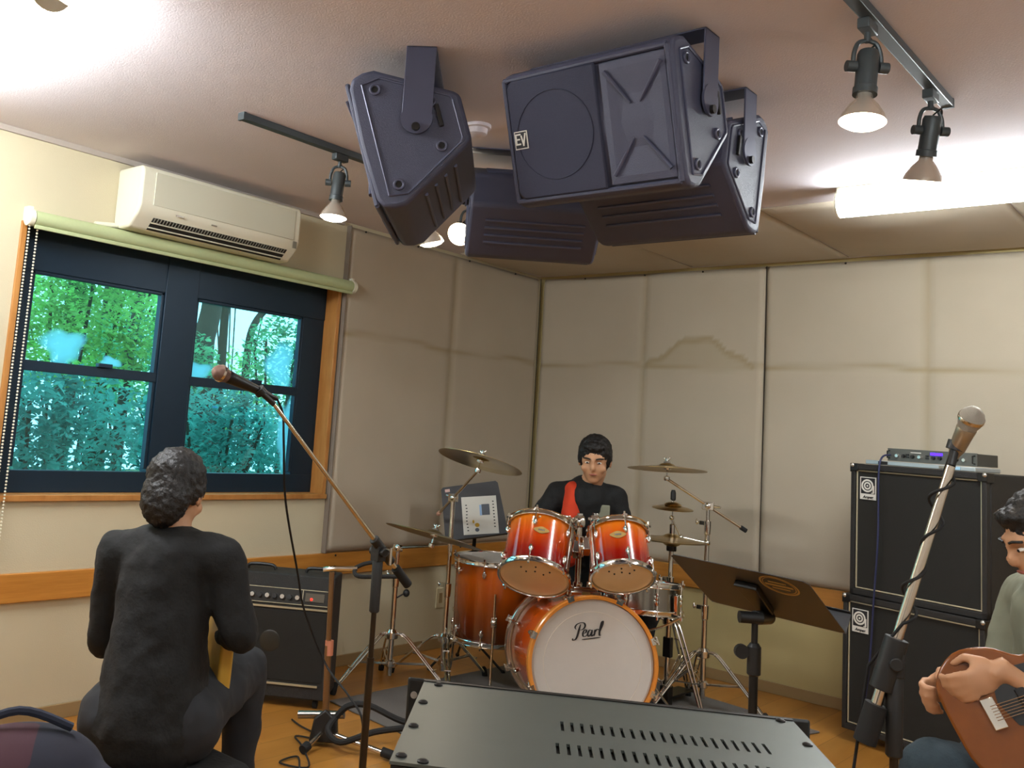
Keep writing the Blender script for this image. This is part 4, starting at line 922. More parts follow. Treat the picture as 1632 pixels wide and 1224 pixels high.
for sx in (-1, 1): obj('rack_handle', MB().tube(cr([(0, 0, .018), (0, -.022, .02), (0, -.022, .044), (0, 0, .046)]), .003, 8) if False else MB().tube([tuple(K @ Vector((.03+sx*.2, -.136+dy, z))) for dy, z in ((0, .014), (-.02, .016), (-.02, .048), (0, .05))], .003, 8), M['blackm'], t)
for i, x in enumerate((-.13, -.10, -.055, -.02, .045, .075, .15, .185)):
    kb = obj('knob', MB().cyl(K @ Vector((x, -.134, .028)), K @ Vector((x, -.148, .028)), .009, .0075, 16), M['bright'] if i in (0, 3, 7) else M['blackp'], t)
for x in (-.08, .015): obj('button', MB().box((x, -.138, .036), (.014, .006, .006), K).box((x, -.138, .024), (.014, .006, .006), K), M['blackp'], t)
obj('display', MB().box((.058, -.1375, .046), (.055, .003, .012), K), M['led'], t)
obj('label_strip', MB().box((-.04, -.1368, .047), (.05, .002, .004), K), M['paper'], t)
cb = MB().tube(cr([K @ Vector((-.165, -.14, .03)), K @ Vector((-.17, -.22, -.02)), K @ Vector((-.165, -.235, -.35)), K @ Vector((-.18, -.24, -.65)), K @ Vector((-.20, -.245, -1.0)), K @ Vector((-.22, -.30, -1.32))], 8), .0045, 8)
o = obj('instrument_cable', cb, mat('blue_cable', (36, 40, 74), .5), origin=(-1.4, 4.9, 0)); tag(o, 'dark blue cable hanging down the front of the bass cabinets', 'cable')

# ---------------------------------------------------------------- combo amplifier on the left
ux = Vector((.8, .6, 0)); K = Matrix((ux, Vector((-.6, .8, 0)), Vector((0, 0, 1)))).transposed().to_4x4(); K.translation = Vector((-3.32, 3.20, .045))-ux*.25+Vector((-.6, .8, 0))*.13
t = thing('guitar_combo_amplifier', 'black guitar combo amplifier with silver knob panel and a red pilot lamp', 'amplifier', mtx=Matrix.Translation((K.translation.x, K.translation.y, 0)))
KK = K.copy(); K2 = MB()
obj('box', MB().prism([(-.13, 0), (.13, 0), (.115, .55), (-.09, .55), (-.12, .43), (-.13, .42)], -.25, .25, K @ Matrix(((0, 0, 1, 0), (1, 0, 0, 0), (0, 1, 0, 0), (0, 0, 0, 1)))), M['tolex'], t, bevel=.006)
obj('grille', MB().box((0, -.132, .235), (.455, .006, .31), K), M['grille'], t)
obj('lower_piping', MB().box((-.01, -.134, .062), (.44, .006, .009), K), M['piping'], t)
obj('upper_piping', MB().box((0, -.134, .405), (.47, .006, .008), K), M['piping'], t)
PT = K @ Matrix.Translation((0, -.121, .455)) @ Matrix.Rotation(-.22, 4, 'X')
pn = obj('control_panel', MB().box((0, -.001, 0), (.46, .006, .065), PT), mat('panel_dark', (44, 42, 38), .4, .4), t)
fm = MB()
for zz in (-.034, .034): fm.box((0, -.005, zz), (.465, .004, .003), PT)
fm.box((.107, -.005, 0), (.003, .004, .066), PT)
obj('panel_trim', fm, M['piping'], pn)
for i in range(9):
    x = -.205+i*.036; kb = MB().cyl(PT @ Vector((x, -.003, -.004)), PT @ Vector((x, -.02, -.004)), .0125, .010, 18)
    kk = obj('knob', kb, M['bright'] if i % 2 == 0 else M['blackp'], t); obj('knob_skirt', MB().cyl(PT @ Vector((x, -.003, -.004)), PT @ Vector((x, -.007, -.004)), .0155), M['blackp'], kk)
obj('pilot_lamp', MB().ball((0, 0, 0), .006, PT @ Matrix.Translation((.15, -.008, -.006)), 12, 8), M['red'], t)
obj('switch_plate', MB().box((.165, -.006, .002), (.09, .004, .038), PT), mat('plate_grey', (90, 84, 72), .4, .4), t)
for x in (-.13, .16): obj('strap_handle', MB().tube(cr([K @ Vector((x-.07, .0, .552)), K @ Vector((x-.05, .0, .572)), K @ Vector((x+.05, 0, .572)), K @ Vector((x+.07, 0, .552))]), .008, 8), M['blackp'], t)
obj('speaker_dust_cap', MB().ball((0, 0, 0), (.05, .006, .05), K @ Matrix.Translation((-.03, -.134, .25)), 20, 10), mat('dust_cap', (44, 42, 36), .4, .2), t)
for sx in (-1, 1):
    for sy in (-1, 1): obj('caster', MB().cyl(K @ Vector((sx*.2-.01, sy*.09, -.022)), K @ Vector((sx*.2+.01, sy*.09, -.022)), .022), M['rubber'], t)

# ---------------------------------------------------------------- microphones and stands
def mic(label, head, tail, hm, bodym, group='vocal microphones'):
    head = Vector(head); tail = Vector(tail); d = (tail-head).normalized(); L_ = (tail-head).length; f = frame(head, d)
    t = thing('microphone', label, 'microphone', tuple(tail), group=group)
    obj('grille_ball', MB().lathe([(0, -.026), (.013, -.022), (.022, -.012), (.0255, .0), (.0245, .012), (.021, .022), (.019, .027)], 28, f), hm, t)
    obj('collar_ring', MB().lathe([(.026, -.002), (.0268, 0), (.0268, .006), (.025, .008)], 28, f), M['steel'], t)
    obj('handle', MB().lathe([(.019, .027), (.0205, .032), (.019, .045), (.0165, .09), (.0125, L_-.01), (.011, L_)], 24, f), bodym, t)
    obj('connector', MB().cyl(tail, tail+d*.045, .010, .007), M['blackm'], t)
    return t, d
mesh_dark = mat('mic_mesh_brown', (128, 100, 88), .5, .6, bump=.6, bscale=900)
mic('dark microphone on the left boom stand in front of the window', (-2.336, 1.715, 1.448), (-2.325, 1.885, 1.399), mesh_dark, M['blackm'])
mic('silver-headed microphone on the right stand above the bass cabinets', (-.50, 2.345, 1.437), (-.548, 2.40, 1.352), mat('mic_mesh_silver', (190, 184, 172), .55, .5, bump=.8, bscale=900), mat('mic_body_silver', (170, 160, 140), .3, .7))
def boom_stand(label, base, pole_top, boom_a, boom_b, mt, spread=.3, r=.0085, rot=.4, clip=None):
    t = thing('microphone_stand', label, 'microphone stand', (base[0], base[1], 0))
    bx, by = base; zc = pole_top
    obj('lower_tube', MB().cyl((bx, by, .08), (bx, by, zc*.62), .0125, n=18), mt, t)
    obj('upper_tube', MB().cyl((bx, by, zc*.6), (bx, by, zc), .009, n=16), mt, t)
    obj('height_clutch', MB().lathe([(.013, zc*.78), (.017, zc*.785), (.018, zc*.97), (.014, zc*.98)], 18, Matrix.Translation((bx, by, 0))), M['blackp'], t)
    a = Vector(boom_a); b = Vector(boom_b); d = (b-a).normalized(); p = a+d*((Vector((bx, by, zc))-a).dot(d))
    obj('boom', MB().cyl(a, b, r*.75, r, 16), M['steel'], t)
    obj('counter_grip', MB().cyl(b-d*.0, b-d*.085, r*1.9, n=16), M['rubber'], t)
    jt = MB().cyl(p-d*.05, p+d*.065, r*2.0, n=16); jt.box((0, 0, 0), (.035, .04, .05), frame(Vector((bx, by, zc-.005)), (0, 0, 1), d)); s = d.cross(Vector((0, 0, 1))).normalized()
    jt.cyl(Vector((bx, by, zc))-s*.035, Vector((bx, by, zc))+s*.035, .014)
    obj('boom_clutch', jt, M['blackp'], t, bevel=.002)
    obj('tee_handle', MB().cyl(p+s*.02, p+s*.05, .005).cyl(p+s*.05-Vector((0, 0, .045)), p+s*.05+Vector((0, 0, .01)), .005), M['chrome'], t)
    if clip:
        tl = Vector(clip); hc = obj('microphone_clip', MB().cyl(a, tl, .009).cyl(tl-d*.01, tl+d*.01, .018), M['blackp'], t)
    for k in range(3):
        q = rot+2*PI*k/3; lg = obj('leg', MB().cyl((bx, by, .12), (bx+math.cos(q)*spread, by+math.sin(q)*spread, .016), .007), mt, t)
        obj('rubber_foot', MB().ball((bx+math.cos(q)*spread, by+math.sin(q)*spread, .014), .014), M['rubber'], lg)
    obj('leg_hub', MB().lathe([(.02, .09), (.024, .1), (.024, .14), (.015, .15)], 16, Matrix.Translation((bx, by, 0))), M['blackp'], t)
    return t
dk = mat('stand_bronze_black', (60, 48, 34), .35, .6)
boom_stand('black boom microphone stand on the left, its arm reaching up across the window', (-2.276, 2.39), .905, (-2.318, 1.915, 1.37), (-2.258, 2.53, .79), dk, clip=(-2.322, 1.86, 1.405))
t = boom_stand('microphone stand at right with a shiny, nearly upright boom and coiled cable', (-.645, 2.325), .90, (-.545, 2.365, 1.33), (-.697, 2.30, .725), dk, r=.0125, clip=(-.54, 2.385, 1.375))
a = Vector((-.545, 2.365, 1.33)); b = Vector((-.697, 2.30, .725)); d = (b-a).normalized(); s = d.cross(Vector((0, 1, 0))).normalized(); q = d.cross(s)
obj('clip_ring', MB().cyl(a+d*.455, a+d*.475, .018), mat('violet_ring', (170, 130, 200), .3, .3), t)
pts = [Vector((-.555, 2.405, 1.33))]
for k in range(60):
    u = k/59; ang = u*2*PI*3.2; pts.append(a.lerp(b, .05+u*.52)+(s*math.cos(ang)+q*math.sin(ang))*(.016+.006*math.sin(u*9)))
pts += [Vector((-.70, 2.33, .88)), Vector((-.73, 2.31, .6)), Vector((-.74, 2.27, .2)), Vector((-.80, 2.20, .012)), Vector((-1.0, 2.1, .012)), Vector((-1.4, 1.9, .012))]
o = obj('microphone_cable', MB().tube(pts, .0035, 7), M['rubber'], origin=(-.7, 2.35, 0)); tag(o, 'black cable wound round the right microphone stand', 'cable')
pts = cr([(-2.322, 1.93, 1.386), (-2.33, 1.965, 1.34), (-2.331, 1.98, 1.25), (-2.424, 2.089, 1.058), (-2.55, 2.28, .80), (-2.60, 2.37, .66), (-2.595, 2.495, .455), (-2.40, 2.43, .40), (-2.31, 2.41, .34), (-2.30, 2.41, .15), (-2.40, 2.45, .01), (-2.65, 2.50, .008), (-2.80, 2.60, .008), (-2.93, 2.70, .008), (-2.92, 2.60, .008), (-2.82, 2.66, .008), (-3.02, 2.80, .008), (-3.12, 2.86, .008), (-2.99, 2.93, .008), (-3.2, 2.96, .008), (-3.30, 2.99, .008)], 8)
o = obj('microphone_cable', MB().tube(pts, .0038, 7), M['rubber'], origin=(-2.33, 2.0, 0)); tag(o, 'black cable dropping from the left microphone and snaking over the floor', 'cable')

# ---------------------------------------------------------------- guitar hanger stand
GX, GY = -2.98, 2.885
t = thing('guitar_stand', 'empty tubular guitar stand beside the guitar combo amplifier', 'guitar stand', (GX, GY, 0))
obj('column', MB().cyl((GX-.0, GY, .10), (GX-.012, GY-.005, .40), .014).cyl((GX-.012, GY-.005, .40), (GX-.02, GY-.01, .70), .011), mat('stand_tan', (128, 96, 62), .35, .6), t)
obj('column_joint', MB().cyl((GX-.01, GY, .36), (GX-.012, GY, .42), .018), mat('pink_tape', (190, 120, 90), .6), t)
yk = MB().tube(cr([(GX-.05, GY-.03, .705), (GX-.02, GY-.01, .712), (GX+.06, GY+.06, .72)]), .011, 8); obj('yoke_base', yk, M['chrome'], t)
for pts in ([(GX+.05, GY+.05, .72), (GX+.07, GY+.09, .74), (GX+.12, GY+.12, .755)], [(GX+.05, GY+.05, .715), (GX+.09, GY+.04, .695), (GX+.16, GY+.11, .70), (GX+.21, GY+.15, .705)]):
    obj('yoke_arm', MB().tube(cr(pts), .009, 8), M['rubber'], t)
rest = MB().tube(cr([(GX+.04, GY+.02, .12), (GX+.08, GY+.05, .17), (GX+.15, GY+.10, .18), (GX+.28, GY+.2, .13), (GX+.34, GY+.26, .2)]), .013, 8)
obj('body_rest', rest, M['rubber'], t)
obj('body_rest', MB().tube(cr([(GX+.04, GY+.02, .12), (GX+.05, GY-.03, .08), (GX+.12, GY-.02, .05), (GX+.22, GY+.06, .10), (GX+.3, GY+.16, .12)]), .013, 8), M['rubber'], t)
obj('hub', MB().prism([(-.06, 0), (.06, 0), (.05, .09), (.0, .13), (-.045, .09)], -.025, .025, Matrix.Translation((GX+.0, GY-.0, .02)) @ Matrix.Rotation(.7, 4, 'Z') @ Matrix.Rotation(PI/2, 4, 'X')), M['blackp'], t, bevel=.006)
obj('cross_bar', MB().cyl((GX-.10, GY-.06, .11), (GX+.06, GY+.05, .13), .016), M['dchrome'], t)
for (dx, dy) in ((.03, -.13), (.30, .10), (-.16, .15)):
    lg = obj('leg', MB().cyl((GX, GY, .06), (GX+dx, GY+dy, .022), .010), M['chrome'], t); obj('rubber_foot', MB().cyl((GX+dx*.85, GY+dy*.85, .03), (GX+dx*1.1, GY+dy*1.1, .02), .019), M['rubber'], lg)

# ---------------------------------------------------------------- music stands
t = thing('music_stand', 'black music stand at right seen from behind, round gold print on its desk', 'music stand', (-1.14, 2.775, 0))
wv = Vector((R2.x, R2.y, 0)).normalized(); vd = Vector((Fv.x, Fv.y, 0)).normalized(); c0 = Vector((-1.14, 2.775, .93))
ctr = c0; wx = (wv*.97-vd*.10).normalized(); wx.z = -.105
wx = (wv*.87-vd*.9+Vector((0, 0, -.05))).normalized()
up_ = (-wv*.6-vd*.5+Vector((0, 0, .45))); up_ = (up_-wx*up_.dot(wx)).normalized(); nn = wx.cross(up_)
DK = Matrix((wx, up_, nn)).transposed().to_4x4(); DK.translation = ctr
hw, hh = .205, .158
dskm = mat('music_desk_black', (58, 58, 60), .5, .3, noise=.08)
obj('desk', MB().prism([(-hw, -hh+.01), (-hw+.015, -hh), (hw-.015, -hh), (hw, -hh+.01), (hw, hh-.015), (hw-.015, hh), (-hw+.015, hh), (-hw, hh-.015)], -.001, .001, DK), dskm, t)
obj('tray', MB().box((0, -hh, -.03), (2*hw, .002, .06), DK).box((0, -hh+.008, -.06), (2*hw, .018, .002), DK), dskm, t)
br = MB().prism([(-.035, .07), (.035, .07), (.02, -.10), (-.02, -.10)], .001, .02, DK); obj('tilt_bracket', br, M['blackm'], t, bevel=.003)
pc = ctr-up_*.12+nn*.02; pole = Vector((-1.14, 2.775, 0)); pt = Vector((pole.x, pole.y, .86))
obj('tilt_joint', MB().cyl(pc, pt, .02).cyl(pt-wv*.045, pt+wv*.02, .017), M['blackp'], t)
obj('upper_tube', MB().cyl(pole+Vector((0, 0, .55)), pt, .009), M['blackm'], t); obj('lower_tube', MB().cyl(pole+Vector((0, 0, .08)), pole+Vector((0, 0, .74)), .0125), M['blackm'], t)
obj('height_clamp', MB().lathe([(.013, .70), (.019, .705), (.019, .78), (.012, .79)], 16, Matrix.Translation(pole)), M['blackp'], t)
obj('clamp_knob', MB().cyl(pole+Vector((0, 0, .765))-wv*.015, pole+Vector((0, 0, .765))-wv*.05, .008).cyl(pole+Vector((0, 0, .765))-wv*.036-vd*.008, pole+Vector((0, 0, .765))-wv*.036+vd*.008, .020), M['blackp'], t)
lg_ = DK @ Matrix.Translation((.105, .095, .0015))
wv = wv; gp = MB(); gp.ring(.052, .0028, lg_, 48, 6, .25); gp.ring(.045, .0014, lg_, 48, 6, .3); gp.box((0, 0, .0006), (.078, .010, .0012), lg_); gp.box((.0, .018, .0006), (.05, .006, .0012), lg_); gp.box((0, -.018, .0006), (.05, .006, .0012), lg_)
obj('round_print', gp, M['gold'], t)
for k in range(3):
    a = .3+2*PI*k/3; lg = obj('leg', MB().cyl(pole+Vector((0, 0, .16)), pole+Vector((math.cos(a)*.25, math.sin(a)*.25, .012)), .007), M['blackm'], t); obj('rubber_foot', MB().ball(pole+Vector((math.cos(a)*.25, math.sin(a)*.25, .012)), .012), M['rubber'], lg)
# music stand behind the floor tom with a sheet
P3 = Vector((-3.45, 4.38, .88)); t = thing('music_stand', 'black music stand in the corner behind the left crash, holding a white sheet', 'music stand', (-3.50, 4.44, 0))
wx = (wv+Vector((0, 0, .20))).normalized(); up_ = (Vector((0, 0, 1))+vd*.3); up_ = (up_-wx*up_.dot(wx)).normalized(); nn = wx.cross(up_)
DK = Matrix((wx, up_, nn)).transposed().to_4x4(); DK.translation = P3; hw, hh = .165, .155
obj('desk', MB().prism([(-hw-.015, -hh), (hw+.015, -hh), (hw, hh-.012), (hw-.012, hh), (-hw+.012, hh), (-hw, hh-.012)], -.002, .002, DK), dskm, t, label='black desk with rounded corners')
obj('tray', MB().box((0, -hh, .02), (2*hw+.04, .004, .045), DK), dskm, t)
obj('white_label', MB().box((-hw+.035, hh-.022, .003), (.028, .016, .002), DK), mat('pink_label', (205, 170, 160), .6), t)
pole = Vector((-3.50, 4.44, 0)); obj('tube', MB().cyl(pole+Vector((0, 0, .1)), P3-up_*.1-nn*.01, .011), M['blackm'], t)
for k in range(3):
    a = .3+2*PI*k/3; lg = obj('leg', MB().cyl(pole+Vector((0, 0, .2)), pole+Vector((math.cos(a)*.24, math.sin(a)*.24, .012)), .007), M['blackm'], t); obj('rubber_foot', MB().ball(pole+Vector((math.cos(a)*.24, math.sin(a)*.24, .012)), .012), M['rubber'], lg)
SH = DK @ Matrix.Translation((.035, -.03, .0045)) @ Matrix.Rotation(-.07, 4, 'Z')
s = thing('sheet', 'white printed sheet with small pictures on the corner music stand', 'paper', mtx=Matrix.Translation(SH.translation))
obj('page', MB().box((0, 0, 0), (.20, .215, .0015), SH), M['paper'], s)
obj('printed_photo', MB().box((.035, .03, .0012), (.045, .062, .001), SH), mat('print_grey', (84, 88, 96), .7), s)
obj('printed_photo', MB().box((.006, .028, .0011), (.012, .06, .001), SH), mat('print_blue', (150, 180, 215), .7), s)
obj('printed_spot', MB().ball((-.02, -.055, .0008), (.013, .012, .001), SH, 12, 6).ball((-.04, -.035, .0008), (.006, .01, .001), SH, 12, 6), mat('print_ochre', (190, 150, 40), .7), s)
obj('printed_spot', MB().ball((-.022, -.082, .0008), (.012, .011, .001), SH, 12, 6), mat('print_grey', (84, 88, 96), .7), s)
ln = MB()
for k in range(9): ln.box((-.075+.002*math.sin(k), .06-k*.018, .001), (.009, .006, .0006), SH); ln.box((.08, .075-k*.018, .001), (.009, .006, .0006), SH)
obj('printed_text', ln, M['ink'], s)
# ---------------------------------------------------------------- people
def blob(name, mb, m, parent, vox=.009, sm_=8, label=None):
    o = obj(name, mb, m, parent, smooth=0)
    rm = o.modifiers.new('remesh', 'REMESH'); rm.mode = 'VOXEL'; rm.voxel_size = vox; rm.use_smooth_shade = True
    s = o.modifiers.new('smooth', 'SMOOTH'); s.factor = .5; s.iterations = sm_
    if name in ('jacket', 'sweater', 'trousers', 'jeans', 'shirt'):
        tx = bpy.data.textures.get('cloth_folds') or bpy.data.textures.new('cloth_folds', 'CLOUDS'); tx.noise_scale = .09; tx.noise_depth = 2
        d_ = o.modifiers.new('folds', 'DISPLACE'); d_.texture = tx; d_.strength = .022; d_.mid_level = .5; d_.texture_coords = 'LOCAL'
    if label: o['label'] = label
    return o
def limb(mb, pts, rs, n=14):
    for (a, ra), (b, rb) in zip(list(zip(pts, rs)), list(zip(pts, rs))[1:]):
        a = Vector(a); b = Vector(b); mb.cyl(a, b, ra, rb, n); mb.ball(a, ra, n=n, m_=8); mb.ball(b, rb, n=n, m_=8)
    return mb
def basis(f, up=(0, 0, 1)):
    f = Vector(f).normalized(); r = f.cross(Vector(up)).normalized(); u = r.cross(f)   # r = the person's right
    return Matrix((r, f, u)).transposed().to_4x4()
def head_on(mb, c, f, up=(0, 0, 1)):
    K = basis(f, up); K.translation = Vector(c)
    mb.ball((0, -.012, .03), (.074, .090, .088), K, 24, 16); mb.ball((0, .022, -.028), (.060, .066, .075), K, 20, 14); mb.ball((0, .052, -.078), (.030, .026, .024), K)
    mb.ball((0, .092, -.012), (.012, .018, .020), K); mb.ball((0, .086, .012), (.009, .012, .026), K); mb.ball((0, .074, .034), (.050, .016, .012), K)
    for s in (-1, 1):
        mb.ball((s*.077, -.006, -.004), (.008, .018, .030), K); mb.ball((s*.042, .060, -.022), (.022, .02, .022), K)
    mb.ball((0, .078, -.046), (.022, .012, .010), K)
    return K
def face_bits(t, K, open_=True):
    for s in (-1, 1):
        e = obj('eye', MB().ball((s*.030, .0765, .012), (.0115, .008, .0042), K, 14, 10), mat('eye_white', (225, 220, 212), .3), t)
        obj('iris', MB().ball((s*.030, .0842, .012), (.005, .0026, .0042), K, 12, 8), M['ink'], e)
        obj('eyebrow', MB().tube([tuple(K @ Vector(v)) for v in ((s*.014, .090, .032), (s*.032, .089, .037), (s*.050, .074, .033))], .0035, 6), M['hair'], t)
    obj('mouth', MB().ball((0, .0885, -.046), (.021, .005, .005), K, 14, 8), mat('lips', (150, 84, 70), .5), t)
def hair_on(t, K, back=.0, long=0, label=None):
    mb = MB(); mb.ball((0, -.022, .045), (.084, .096, .088), K, 24, 16)
    mb.ball((0, -.060, -.01-long*.3), (.074, .056, .075+long), K, 20, 12)
    for s in (-1, 1): mb.ball((s*.066, -.015, .02), (.020, .045, .05), K)
    mb.ball((0, .048, .085), (.055, .034, .024), K)
    o = blob('hair', mb, M['hair'], t, .006, 4, label)
    tx = bpy.data.textures.get('hair_tufts') or bpy.data.textures.new('hair_tufts', 'CLOUDS'); tx.noise_scale = .014; tx.noise_depth = 3
    dm = o.modifiers.new('tufts', 'DISPLACE'); dm.texture = tx; dm.strength = .014; dm.mid_level = .45; dm.texture_coords = 'LOCAL'
    return o
def hand(mb, wrist, palm_dir, side, curl_to, s=1.0):
    """palm, four unequal bent fingers and a thumb; palm_dir away from wrist, side = thumb side, curl_to = direction fingers close"""
    w_ = Vector(wrist); p = Vector(palm_dir).normalized(); sd = Vector(side); sd = (sd-p*sd.dot(p)).normalized(); c = Vector(curl_to); c = (c-p*c.dot(p)-sd*c.dot(sd)).normalized()
    K = Matrix((sd, p, c)).transposed().to_4x4(); K.translation = w_+p*.045*s
    mb.ball((0, 0, 0), (.040*s, .050*s, .016*s), K, 16, 10); mb.cyl(w_-p*.02, w_+p*.03, .024*s, .026*s)
    for i, L_ in enumerate((.066, .074, .069, .055)):
        x = (.029-.0195*i)*s; a = K @ Vector((x, .040*s, 0)); b = K @ Vector((x*1.08, (.040+L_*.42)*s, .016*s)); d = K @ Vector((x*1.05, (.040+L_*.55)*s, .040*s)); e = K @ Vector((x, (.040+L_*.38)*s, .056*s))
        limb(mb, [a, b, d, e], [.0098*s, .009*s, .0082*s, .0074*s], 10)
    a = K @ Vector((.030*s, -.02*s, .006*s)); b = K @ Vector((.052*s, .008*s, .022*s)); d = K @ Vector((.044*s, .034*s, .040*s)); limb(mb, [a, b, d], [.013*s, .011*s, .009*s], 10)
def V(*a): return Vector(a)
# --- drummer
F_ = V(.55, -.83, 0).normalized(); Rr = V(.83, .55, 0).normalized(); Z = V(0, 0, 1)     # Rr = image right
Hd = V(-2.60, 4.27, 1.225); hip = V(-2.76, 4.50, .58); S = V(-2.675, 4.33, 1.035)
t = thing('person', 'seated drummer in a black jacket over an orange-red shirt, holding drumsticks', 'person', (hip.x, hip.y, 0))
lS, rS = S+Rr*.15, S-Rr*.15   # image right / image left shoulders
hL_, hR_ = V(-2.395, 4.20, .93), V(-2.70, 3.99, .955)
eL, eR = V(-2.50, 4.44, .83), V(-2.87, 4.17, .89)
body = MB(); K = head_on(body, Hd, F_*.96+Rr*-.12+Z*-.25, (0, 0, 1)); limb(body, [Hd+V(0, .02, -.05), S+Z*.03], [.052, .06])
wL = eL+(hL_-eL)*.86; wR = eR+(hR_-eR)*.86
limb(body, [eL, wL], [.036, .024]); limb(body, [eR, wR], [.036, .024])
limb(body, [lS, eL], [.045, .036]); limb(body, [rS, eR], [.045, .036]); limb(body, [S, hip], [.10, .11]); limb(body, [lS, S, rS], [.05, .07, .05])
hand(body, wL, hL_-wL, F_*.4-Rr, -Z); hand(body, wR, hR_-wR, F_*.2+Rr, -Z)
blob('body', body, M['skin'], t, .0065, 3)
face_bits(t, K); hair_on(t, K)
jk = MB(); limb(jk, [S-Z*.02, S.lerp(hip, .45), hip], [.135, .14, .145]); limb(jk, [lS, S, rS], [.068, .095, .068]); limb(jk, [lS, lS.lerp(eL, .95)], [.066, .05]); limb(jk, [rS, rS.lerp(eR, .95)], [.066, .05])
limb(jk, [eR+(rS-eR)*.05, eR.lerp(wR, .55)], [.050, .042]); limb(jk, [eL, eL.lerp(wL, .55)], [.050, .042])
blob('jacket', jk, M['blackcloth'], t, .010, 8)
sh = MB(); c1 = S-Rr*.075+F_*.078-Z*.01; limb(sh, [c1+Z*.05-F_*.02, c1-Z*.12+F_*.03, c1-Z*.28+F_*.035-Rr*.01], [.042, .052, .060]); blob('shirt', sh, M['orangecloth'], t, .008, 8, 'orange-red shirt front')
pk = MB(); c2 = S+Rr*.085+F_*.10-Z*.06; pk.box((0, 0, 0), (.06, .012, .07), frame(c2, (0, 0, 1), Rr)); obj('shirt_print', pk, M['greycloth'], t, bevel=.005)
ps = MB(); kR, kL = V(-2.75, 4.27, .53), V(-2.44, 4.62, .53); aR, aL = V(-2.72, 4.38, .12), V(-2.52, 4.56, .10)
limb(ps, [hip-Rr*.09, kR+V(-.02, .02, 0), aR], [.105, .068, .045]); limb(ps, [hip+Rr*.09, kL, aL], [.105, .068, .045]); limb(ps, [hip-Rr*.1, hip+Rr*.1], [.12, .12])
blob('trousers', ps, M['blackcloth'], t, .011, 6)
for q, d in ((aR, F_), (aL, V(0, -.3, 0)+F_*.5)):
    s_ = MB(); limb(s_, [q-Z*.07, q-Z*.08+d.normalized()*.15], [.040, .030]); blob('shoe', s_, M['blackp'], t, .008, 4)
def stick(a, b, label):
    a = Vector(a); b = Vector(b); d = (b-a).normalized(); L_ = (b-a).length
    o = obj('drumstick', MB().lathe([(.0, 0), (.006, .002), (.0072, .02), (.0072, L_*.7), (.0035, L_*.96), (.0055, L_*.975), (.005, L_-.004), (0, L_)], 12, frame(a, d)), mat('stick_wood', (210, 180, 130), .4), origin=a); tag(o, label, 'drumstick', 'drumsticks')
stick(hR_+V(-.06, .03, -.02), hR_+V(-.06, .03, -.02)+V(.22, -.30, .03).normalized()*.40, 'pale drumstick in the hand over the left rack tom')
stick(hL_+V(.02, .06, -.02), hL_+V(.02, .06, -.02)+V(.05, -.38, .03).normalized()*.40, 'pale drumstick held over the right rack tom')

# --- person at the left, back to us
t = thing('person', 'person in black at left, seated with back turned, natural wood guitar on the lap', 'person', (-2.40, 1.62, 0))
f2 = V(-.62, .78, 0).normalized(); r2 = V(.78, .62, 0).normalized()
Hd = V(-2.41, 1.655, 1.085); hip = V(-2.34, 1.60, .50); S = V(-2.395, 1.64, .91)
lS, rS = S-r2*.145, S+r2*.155
eR = S+r2*.235-Z*.19-f2*.02; wR = eR+f2*.22-r2*.10-Z*.06; eL = S-r2*.17-Z*.25+f2*.03; wL = eL+f2*.24+r2*.02+Z*.06
body = MB(); K = head_on(body, Hd, f2*.95+r2*.15-Z*.30); limb(body, [Hd-Z*.05, S+Z*.04], [.052, .06]); limb(body, [lS, S, rS], [.05, .07, .05]); limb(body, [S, hip], [.1, .1])
limb(body, [lS, eL, wL], [.046, .037, .024]); limb(body, [rS, eR, wR], [.046, .037, .024]); hand(body, wR, f2*.5-r2*.7-Z*.3, Z, -f2*.2-r2); hand(body, wL, f2*.6+Z*.4, r2, Z)
blob('body', body, M['skin'], t, .007, 3); face_bits(t, K); hair_on(t, K, long=.02)
jk = MB(); limb(jk, [S-Z*.03, S.lerp(hip, .5)-f2*.01, hip+Z*.02, hip-Z*.03], [.135, .135, .155, .168]); limb(jk, [lS, S, rS], [.070, .10, .070]); limb(jk, [lS, eL, eL.lerp(wL, .75)], [.070, .054, .042]); limb(jk, [rS, eR, eR.lerp(wR, .75)], [.070, .054, .042])
blob('sweater', jk, M['blackcloth'], t, .010, 8)
ps = MB()
for s in (-1, 1):
    k_ = hip+f2*.42+r2*s*.16+Z*.03; a_ = k_+f2*.02-Z*.40; limb(ps, [hip+r2*s*.08-Z*.02, k_, a_], [.10, .072, .048])
    so = MB(); limb(so, [a_-Z*.06, a_-Z*.08+f2*.15], [.04, .03]); blob('shoe', so, M['blackp'], t, .009, 4)
limb(ps, [hip-r2*.08-Z*.02, hip+r2*.08-Z*.02], [.12, .12]); blob('trousers', ps, mat('charcoal_trousers', (34, 36, 40), .9, noise=.15), t, .012, 6)
sc_ = hip; st = thing('stool', 'low black padded stool under the person seated at left', 'stool', (sc_.x, sc_.y, 0))
obj('cushion', MB().box((sc_.x, sc_.y, .34), (.42, .42, .08), Matrix.Identity(4)), M['blackcloth'], st, bevel=.03, seg=4)
obj('skirt', MB().box((sc_.x, sc_.y, .24), (.40, .40, .13)), M['blackcloth'], st, bevel=.01)
for sx in (-1, 1):
    for sy in (-1, 1): obj('leg', MB().cyl((sc_.x+sx*.16, sc_.y+sy*.16, 0), (sc_.x+sx*.16, sc_.y+sy*.16, .2), .018), M['blackm'], st)
